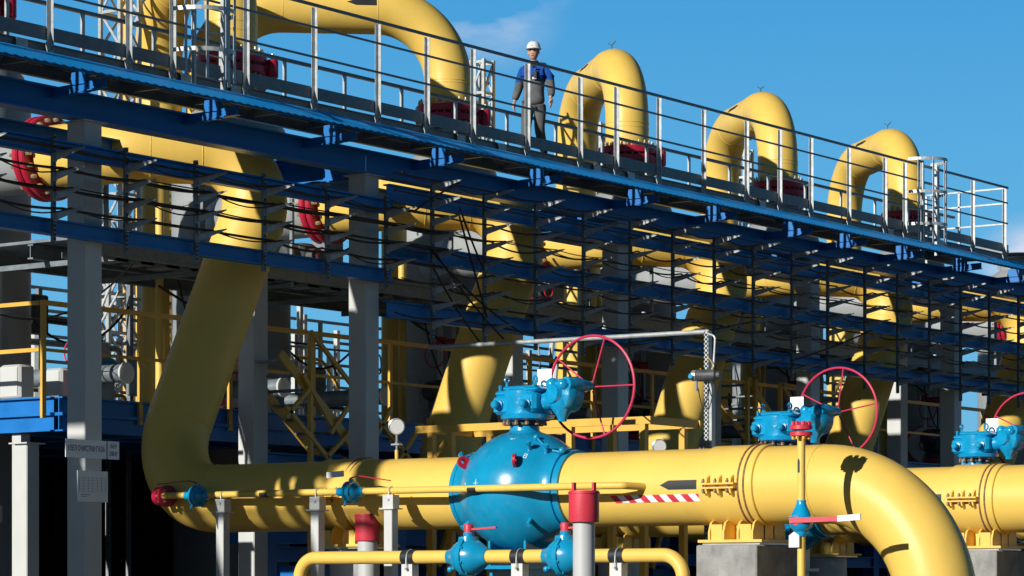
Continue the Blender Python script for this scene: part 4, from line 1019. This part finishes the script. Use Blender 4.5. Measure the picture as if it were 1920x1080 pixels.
# sampling stem
st = empty('sampling_stem', (24.5, 14.14, 0), 'slim vertical yellow pipe with red flange top and red lever, at the front elbow', 'pipe')
MB().tube([(24.5,14.14,0),(24.5,14.14,3.14)], 0.041, 20).build('stem', YEL, st)
b = MB()
for z in (3.13, 3.195): b.lathe((24.5,14.14,z), (0,0,1), [(0,0.075),(0.005,0.115),(0.045,0.115),(0.05,0.09)], 28)
b.build('blind_flange', REDB, st)
b = MB()
for i in range(8): t = i*math.pi/4; b.lathe((24.5+0.085*math.cos(t),14.14+0.085*math.sin(t),3.245), (0,0,1), [(-0.0,0.022),(0.035,0.022),(0.04,0.01)], 6)
build_split(b, 1, 'flange_bolt', REDB, st)
b = MB()
for i in range(8): t = i*math.pi/4; b.lathe((24.5+0.085*math.cos(t),14.14+0.085*math.sin(t),3.13), (0,0,-1), [(0,0.018),(0.03,0.018)], 6)
build_split(b, 1, 'flange_nut', YEL2, st)
v = MB().lathe((24.5,14.14,2.11), (0,0,1), [(0,0.05),(0.02,0.06),(0.05,0.065),(0.09,0.11),(0.15,0.125),(0.165,0.125),(0.17,0.13),(0.20,0.13),(0.21,0.11),(0.26,0.09),(0.30,0.065),(0.34,0.05),(0.37,0.05)], 28).build('lever_valve', VALD, st)
b = MB(); b.lathe((24.41,14.14,2.275),(-1,0,0),[(0,0.05),(0.03,0.05)],16); b.beam((24.37,14.2,2.27),(24.43,13.68,2.285),0.02,0.05); b.build('lever', REDB, v)
MB().beam((24.43,13.68,2.285),(24.45,13.43,2.30),0.022,0.06).build('lever_grip', WHT, v)
b = MB(); b.prism([(24.42,14.24,2.0),(24.42,14.12,2.0),(24.42,14.12,2.12),(24.42,14.18,2.16),(24.42,14.24,2.12)], (0.004,0,0)); b.build('valve_tag', WHT, v)
b = MB(); b.prism([(24.4575,14.16,2.76),(24.4575,14.135,2.76),(24.4575,14.135,2.88),(24.4575,14.148,2.91),(24.4575,14.16,2.88)], (0.003,0,0)); b.build('flow_mark', BLKP, st)
# gauges
def gauge(k, lab):
    s = 25.70 + PITCH*k; y = 20.34
    rt = empty('pressure_gauge', (s, y, 3.1), lab, 'gauge', 'round pressure gauges on the yellow pipes')
    MB().tube([(s,y,3.08),(s,y,3.22)], 0.022, 12).build('yellow_stub', YEL, rt)
    b = MB(); b.tube([(s,y,3.22),(s,y,3.42)], 0.012, 10); b.box(s-0.035,s+0.035,y-0.06,y+0.06,3.275,3.295); b.lathe((s,y,3.29),(0,0,1),[(-0.02,0.022),(0.02,0.022)],6); b.build('gauge_cock', SILV, rt)
    dv = Vector((0.8, 0.6, 0.1))
    MB().lathe((s, y, 3.50), -dv, [(-0.04,0.09),(-0.035,0.098),(0.03,0.098),(0.035,0.088),(0.024,0.086),(0.024,0.0)], 32).build('gauge_case', SILV, rt)
    MB().lathe((s, y, 3.50), -dv, [(0.025,0.085),(0.027,0.085)], 32).build('gauge_dial', COLM, rt)
gauge(0, 'round gauge on a thin stem above the shaded part of the front pipe'); gauge(1, 'round gauge peeking over the front pipe below the detector mast')

# small yellow operator platform behind the front valve
op = empty('operator_platform', (27.5, 19.5, 0), 'small yellow service stand behind the big blue ball valve', 'platform')
b = MB()
for xx in (27.25, 28.35): b.beam((xx, 21.25, 3.56), (xx, 17.75, 3.56), 0.05, 0.09, up=(0,0,1))
b.build('top_frame', YEL2, op)
b = MB()
for yy in (21.2, 17.8): b.beam((27.25, yy, 3.56), (28.35, yy, 3.56), 0.05, 0.09)
build_split(b, 1, 'end_rail', YEL2, op)
for yy in (21.0, 20.7, 18.9, 18.3, 17.85): MB().box(27.2, 27.28, yy-0.04, yy+0.04, 0, 3.52).build('leg', YEL2, op)
for yy in (20.9, 18.0): MB().box(28.3, 28.38, yy-0.04, yy+0.04, 0, 3.52).build('leg', YEL2, op)
b = MB(); b.beam((27.24, 21.2, 2.9), (27.24, 20.7, 3.5), 0.04, 0.06); b.beam((27.26, 20.9, 1.2), (27.26, 19.6, 2.6), 0.05, 0.06); b.beam((27.26, 19.5, 1.2), (27.26, 20.9, 2.6), 0.05, 0.06)
b.build('brace', YEL2, op)

# detector mast
dm = empty('detector_mast', (29.0, 18.06, 0), 'slotted galvanised mast with a gas detector, standing behind the front pipe', 'mast')
b = MB()
for yy in (-0.032, 0.030): b.box(28.96, 29.04, 18.06+yy, 18.062+yy, 0, 4.76)
b.box(29.038, 29.041, 18.03, 18.09, 0, 4.76)
z = 1.8
while z < 4.74: b.box(28.957, 28.961, 18.03, 18.09, z, z+0.03); z += 0.055
b.box(28.957, 28.961, 18.03, 18.045, 0, 4.76); b.box(28.957, 28.961, 18.077, 18.09, 0, 4.76)
b.box(28.965, 29.05, 17.985, 18.02, 0, 4.1)
b.build('slotted_post', GAL, dm)
b = MB(); b.lathe((28.88, 18.16, 4.20), (0.25,-1,0), [(0,0.065),(0.02,0.075),(0.25,0.075),(0.27,0.05),(0.31,0.05)], 20); b.build('detector_head', DKG, dm)
b = MB(); b.lathe((28.87, 18.22, 4.20), (0.25,-1,0), [(0,0.05),(0.02,0.07),(0.07,0.07)], 20); b.lathe((28.86,18.14,4.13),(0,0,-1),[(0,0.02),(0.12,0.02)],10); b.build('detector_sensor', SILV, dm)
MB().lathe((28.80, 18.185, 4.19), (-1,-0.1,0), [(0,0.03),(0.012,0.03)], 14).build('detector_knob', VALD, dm)
b = MB()
b.tube(fillet([(28.96,18.05,4.72),(28.96,17.93,4.68),(28.95,17.95,4.3),(28.93,17.98,4.25)], 0.06, 6)[0], 0.014, 8)
b.build('conduit_tail', GAL, dm)
b = MB()
b.tube([Vector((28.9,18.02,4.12)) + Vector((0.0, -0.10*math.sin(t*0.5)-0.02, -0.20*math.sin(t) )) for t in [i*0.2 for i in range(16)]], 0.008, 6)
b.tube([Vector((28.88,18.10,4.05)) + Vector((0.0, 0.03-0.16*i/10, -0.24*math.sin(math.pi*i/10))) for i in range(11)], 0.007, 6)
build_split(b, 1, 'loop_cable', BLK, dm)
MB().tube([Vector((28.9,18.02,4.30)) + Vector((0, -0.09*math.sin(i*0.42), 0.11*math.cos(i*0.42))) for i in range(12)], 0.006, 6).build('earth_wire', YEL2, dm)
b = MB().tube([(29.0, 18.05, 4.745), (29.0, 22.4, 4.77)], 0.030, 12); tag(b.build('conduit', GAL), 'pale horizontal conduit running from the detector mast back to the rack', 'pipe')

# ------------------------------------------------------------------ signs on the first column
sg = empty('wall_sign', (23.04, 22.70, 3.08), 'white sign on the grey column reading УЗЕЛ ОЧИСТКИ ГАЗА', 'sign')
MB().box(22.60, 23.47, 22.712, 22.722, 3.085, 3.295).build('plate', WHT, sg)
MB().box(23.262, 23.272, 22.708, 22.712, 3.085, 3.295).build('divider', INK, sg)
Mw = Matrix(((1,0,0,0),(0,0,-1,0),(0,1,0,0),(0,0,0,1)))
def put(x, y, z, sx=1.0): return Matrix.Translation((x, y, z)) @ Mw @ Matrix.Diagonal((sx,1,1,1))
text_mesh('УЗЕЛ ОЧИСТКИ ГАЗА', 0.088, INK, 'lettering', sg, put(22.93, 22.7095, 3.19, 0.64))
text_mesh('АН', 0.075, INK, 'lettering', sg, put(23.37, 22.7095, 3.235, 1.0))
text_mesh('2/8-Iг', 0.075, INK, 'lettering', sg, put(23.37, 22.7095, 3.15, 0.78))
nb = empty('notice_board', (23.05, 22.70, 2.58), 'pale blue white notice with a small table, below the Cyrillic sign', 'notice')
MB().box(22.80, 23.295, 22.724, 22.732, 2.58, 2.94).build('sheet', WHT, nb)
b = MB()
for i in range(6): b.box(22.83, 23.26, 22.7215, 22.7235, 2.70+i*0.032, 2.7015+i*0.032)
for i in range(7): b.box(22.83+i*0.0715, 22.8315+i*0.0715, 22.7215, 22.7235, 2.70, 2.86)
for i in range(2): b.box(22.85, 22.95+0.05*i, 22.7215, 22.7235, 2.64+0.02*i, 2.645+0.02*i)
b.build('printed_table', INK, nb)

# ------------------------------------------------------------------ worker
SKIN = mat('skin', (0.52, 0.30, 0.21), 0.55, var=0.05, scale=20)
HELM = mat('white_helmet', (0.80, 0.80, 0.78), 0.25, var=0.02)
HAIR = mat('dark_hair', (0.02, 0.015, 0.012), 0.7)
BOOT = mat('boot_leather', (0.015, 0.014, 0.013), 0.5)
def cloth(name, base, yoke=None, zsplit=0):
    m = mat(name, base, 0.85, var=0.18, scale=7, bump=0.9, bscale=9, spec=0.2)
    if yoke:
        t = m.node_tree; bs = t.nodes['Principled BSDF']; src = bs.inputs['Base Color'].links[0].from_socket
        tcn = t.nodes.new('ShaderNodeTexCoord'); sp = t.nodes.new('ShaderNodeSeparateXYZ'); t.links.new(tcn.outputs['Object'], sp.inputs[0])
        gt = t.nodes.new('ShaderNodeMath'); gt.operation = 'GREATER_THAN'; gt.inputs[1].default_value = zsplit; t.links.new(sp.outputs['Z'], gt.inputs[0])
        mx = t.nodes.new('ShaderNodeMix'); mx.data_type = 'RGBA'; t.links.new(gt.outputs[0], mx.inputs[0]); t.links.new(src, mx.inputs[6]); mx.inputs[7].default_value = (*yoke, 1)
        t.links.new(mx.outputs[2], bs.inputs['Base Color'])
    return m
JACK = cloth('jacket_cloth', (0.115, 0.12, 0.125), (0.01, 0.075, 0.34), 1.20)
TROU = cloth('trouser_cloth', (0.115, 0.118, 0.118))
DKC = cloth('dark_collar_cloth', (0.03, 0.035, 0.04))
fx, fd = 32.63, 23.22
person = empty('person', (fx-0.09, fd, 7.776), 'worker in white helmet and grey overalls with a blue chest walking along the walkway', 'person')
# local frame: faces the camera slightly to the left; X right of picture, Y away from camera
cr_ = Vector((0.5873, -0.8094, 0)); fw = Vector((-0.8094, -0.5873, 0))   # picture right, toward camera
turn = R(14); face = (fw*math.cos(turn) - cr_*math.sin(turn)); right = (cr_*math.cos(turn) + fw*math.sin(turn))
def W(x, f, z): return right*x + face*f + Vector((0,0,z))                # x picture-right, f forward, local to person
def skin_obj(name, m, verts, edges, radii, parent, root=0, lv=2):
    me = bpy.data.meshes.new(name); me.from_pydata([tuple(v) for v in verts], edges, []); me.materials.append(m)
    o = bpy.data.objects.new(name, me); COL.objects.link(o); o.parent = parent
    me.skin_vertices.new() if hasattr(me.skin_vertices, 'new') and len(me.skin_vertices) == 0 else None
    md = o.modifiers.new('Skin', 'SKIN'); md.use_smooth_shade = True
    if len(me.skin_vertices) == 0:
        bmx = bmesh.new(); bmx.from_mesh(me); bmx.verts.layers.skin.verify(); bmx.to_mesh(me); bmx.free()
    for i, r in enumerate(radii): me.skin_vertices[0].data[i].radius = r if isinstance(r, tuple) else (r, r)
    me.skin_vertices[0].data[root].use_root = True
    sb = o.modifiers.new('Subd', 'SUBSURF'); sb.levels = lv; sb.render_levels = lv
    # bake so the object is plain geometry
    dg = bpy.context.evaluated_depsgraph_get(); nm = bpy.data.meshes.new_from_object(o.evaluated_get(dg)); nm.name = name
    o.modifiers.clear(); o.data = nm
    if not nm.materials: nm.materials.append(m)
    nm.polygons.foreach_set('use_smooth', [True]*len(nm.polygons))
    return o
# body (skin): pelvis root, spine, neck, arms to wrists, thighs/legs hidden under clothes
bv = [W(0,0,0.93), W(0,0.01,1.15), W(0,0.0,1.38), W(0,0.01,1.47), W(0,0.03,1.55),
      W(-0.17,0,1.40), W(-0.265,-0.10,1.13), W(-0.335,-0.08,0.90),
      W(0.17,0,1.40), W(0.26,0.02,1.13), W(0.29,0.12,0.90),
      W(-0.09,0,0.88), W(-0.08,0.16,0.50), W(-0.07,0.10,0.10), W(0.09,0,0.88), W(0.08,-0.02,0.48), W(0.09,-0.20,0.14)]
be = [(0,1),(1,2),(2,3),(3,4),(2,5),(5,6),(6,7),(2,8),(8,9),(9,10),(0,11),(11,12),(12,13),(0,14),(14,15),(15,16)]
br_ = [0.09,0.09,0.09,0.058,0.055,0.05,0.04,0.026,0.05,0.04,0.026,0.05,0.045,0.03,0.05,0.045,0.03]
body = skin_obj('body', SKIN, bv, be, br_, person)
jv = [W(0,0.01,0.80), W(0,0.01,0.95), W(0,0.0,1.12), W(0,0.01,1.26), W(0,0.0,1.39), W(0,0.01,1.45),
      W(-0.16,0,1.395), W(-0.225,-0.05,1.27), W(-0.265,-0.10,1.12), W(-0.335,-0.08,0.93),
      W(0.16,0,1.395), W(0.23,0.0,1.26), W(0.27,0.02,1.12), W(0.295,0.11,0.93)]
je = [(0,1),(1,2),(2,3),(3,4),(4,5),(4,6),(6,7),(7,8),(8,9),(4,10),(10,11),(11,12),(12,13)]
jr = [(0.185,0.145),(0.185,0.145),(0.175,0.14),(0.185,0.15),(0.15,0.12),(0.075,0.075),0.085,0.078,0.072,0.058,0.085,0.078,0.072,0.058]
jk = skin_obj('jacket', JACK, jv, je, jr, person, 2)
cl = MB(); cl.lathe(W(0,0.01,1.42), (0,0,1), [(0,0.085),(0.04,0.078),(0.085,0.072),(0.085,0.062)], 20)
for v_ in cl.v: pass
cl.v = [v + Vector(person.location) for v in cl.v]; cl.build('collar', DKC, person)
hood = MB(); hood.tube([W(0.04,-0.06,1.46), W(0.14,-0.03,1.44), W(0.19,0.0,1.38), W(0.21,0.01,1.26)], [0.045,0.05,0.045,0.02], 10); hood.v = [v + Vector(person.location) for v in hood.v]; hood.build('shoulder_strap', DKC, person)
tv = [W(0,0,0.94), W(-0.095,0.02,0.78), W(-0.075,0.20,0.50), W(-0.085,0.20,0.12), W(0.095,-0.01,0.78), W(0.075,-0.03,0.48), W(0.085,-0.27,0.17)]
te = [(0,1),(1,2),(2,3),(0,4),(4,5),(5,6)]
trs = skin_obj('trousers', TROU, tv, te, [(0.16,0.13),0.108,0.086,0.076,0.108,0.086,0.076], person)
def pb(name, m, mb, par=person):
    mb.v = [v + Vector(person.location) for v in mb.v]; return mb.build(name, m, par)
# head
hd = MB(); hc = W(0,0.035,1.635)
prof = [(-0.115,0.018),(-0.105,0.040),(-0.08,0.056),(-0.04,0.070),(0.0,0.076),(0.04,0.077),(0.08,0.066),(0.105,0.04),(0.115,0.01)]
o_ = len(hd.v); hd.lathe(hc, (0,0,1), prof, 24)
for i in range(o_, len(hd.v)):
    q = hd.v[i]-hc; a = q.dot(right); f_ = q.dot(face); zz = q.z
    f_ = f_*1.16 + (0.012 if zz < -0.05 and f_ > 0 else 0)
    hd.v[i] = hc + right*a + face*f_ + Vector((0,0,zz))
hd.prism([hc+face*0.075+right*0.010+Vector((0,0,0.02)), hc+face*0.075-right*0.010+Vector((0,0,0.02)), hc+face*0.075-right*0.017+Vector((0,0,-0.03)), hc+face*0.105+Vector((0,0,-0.028)), hc+face*0.075+right*0.017+Vector((0,0,-0.03))], face*0.008)
for sx in (-1, 1): hd.sphere(hc + right*sx*0.078 + Vector((0,0,-0.005)), 0.026, 6, (0.6,0.8,1.2))
head = pb('head', SKIN, hd)
ey = MB()
for sx in (-1, 1):
    ey.sphere(hc + right*sx*0.030 + face*0.080 + Vector((0,0,0.012)), 0.009, 5); ey.beam(hc + right*(sx*0.030-0.017) + face*0.087 + Vector((0,0,0.032)), hc + right*(sx*0.030+0.017) + face*0.087 + Vector((0,0,0.032)), 0.006, 0.007)
ey.beam(hc - right*0.02 + face*0.087 + Vector((0,0,-0.058)), hc + right*0.02 + face*0.087 + Vector((0,0,-0.058)), 0.004, 0.005)
pb('face_features', HAIR, ey, person)
ha = MB(); ha.lathe(hc + Vector((0,0,-0.03)) - face*0.02, (0,0,1), [(0,0.072),(0.05,0.084),(0.09,0.082)], 20); pb('hair', HAIR, ha)
hm = MB(); hb = hc + Vector((0,0,0.050)) - face*0.004; o_ = 0
hm.lathe(hb, (0,0,1), [(0,0.118),(0.006,0.122),(0.012,0.108),(0.05,0.104),(0.09,0.085),(0.115,0.055),(0.127,0.02),(0.128,0.001)], 28)
for i in range(len(hm.v)):
    q = hm.v[i]-hb; f_ = q.dot(face); a = q.dot(right)
    hm.v[i] = hb + right*a + face*(f_*1.14 + (0.03 if q.z < 0.01 and f_ > 0.06 else 0)) + Vector((0,0,q.z - (0.010 if q.z < 0.01 and f_ > 0.06 else 0)))
helmet = pb('helmet', HELM, hm)
rg = MB(); rg.tube([hb + face*t*0.12 + Vector((0,0,0.131*math.sqrt(max(0,1-t*t*0.85)))) for t in (-0.9,-0.5,0,0.5,0.9)], 0.009, 6); pb('helmet_ridge', HELM, rg)
em = MB(); em.beam(hb + face*0.120 - right*0.02 + Vector((0,0,0.038)), hb + face*0.120 + right*0.02 + Vector((0,0,0.038)), 0.006, 0.014); pb('helmet_badge', BLUL, em)
# radio and badge on the chest
rd = MB(); rd.cbox(0,0.001,0,0.001,0,0.001,0.0001); rd = MB(); p_ = W(0.07,0.19,1.27); rd.beam(p_ - Vector((0,0,0.06)), p_ + Vector((0,0,0.05)), 0.055, 0.035); rd.tube([p_+Vector((0,0,0.05)), p_+Vector((0,0,0.13))+right*0.01], 0.008, 6); rd.tube([p_+Vector((0,0,0.12)), p_+right*-0.05+Vector((0,0,0.11))], 0.015, 6)
pb('radio', BLK, rd)
bd_ = MB(); p_ = W(0.05,0.195,1.215); bd_.beam(p_-right*0.035, p_+right*0.035, 0.01, 0.03); pb('chest_badge', COLM, bd_)
# reflective grey pocket tabs
tbm = MB()
for x in (-0.09, -0.03): p_ = W(x,0.165,1.235); tbm.beam(p_-right*0.02, p_+right*0.02, 0.008, 0.03)
pb('pocket_flap', TROU, tbm)
# hands: palm plus five fingers each
for sx, wr, fwd in ((-1, W(-0.335,-0.08,0.915), 0.02), (1, W(0.295,0.12,0.915), 0.03)):
    vs = [wr, wr + Vector((0,0,-0.045)) + face*0.005, wr + Vector((0,0,-0.085)) + face*0.012]; es = [(0,1),(1,2)]; rs = [(0.025,0.02),(0.038,0.02),(0.036,0.018)]
    base = vs[2]
    for j, ln in enumerate((0.060, 0.070, 0.066, 0.052)):
        off = face*(0.026 - 0.018*j)
        a = base + off + Vector((0,0,-0.012)); b_ = a + Vector((0,0,-ln*0.5)) + face*0.004 - right*sx*0.003; c_ = b_ + Vector((0,0,-ln*0.45)) - right*sx*0.016
        n0 = len(vs); vs += [a, b_, c_]; es += [(2,n0),(n0,n0+1),(n0+1,n0+2)]; rs += [0.009, 0.0085, 0.007]
    a = vs[1] + face*0.035 + Vector((0,0,-0.005)); n0 = len(vs); vs += [a, a + face*0.018 + Vector((0,0,-0.035)) - right*sx*0.01]; es += [(1,n0),(n0,n0+1)]; rs += [0.011, 0.009]
    skin_obj('hand', SKIN, vs, es, rs, person, 0, 1)
for (kn, yaw) in ((W(-0.085,0.18,0.0), 0), (W(0.085,-0.30,0.03), 0)):
    bt = MB(); bt.tube([kn + Vector((0,0,0.16)), kn + Vector((0,0,0.06))], [0.055,0.06], 14); bt.tube([kn + face*-0.05 + Vector((0,0,0.045)), kn + face*0.10 + Vector((0,0,0.04)), kn + face*0.19 + Vector((0,0,0.032))], [0.045,0.045,0.03], 12)
    pb('boot', BOOT, bt)
person.scale = (0.945, 0.945, 0.945)
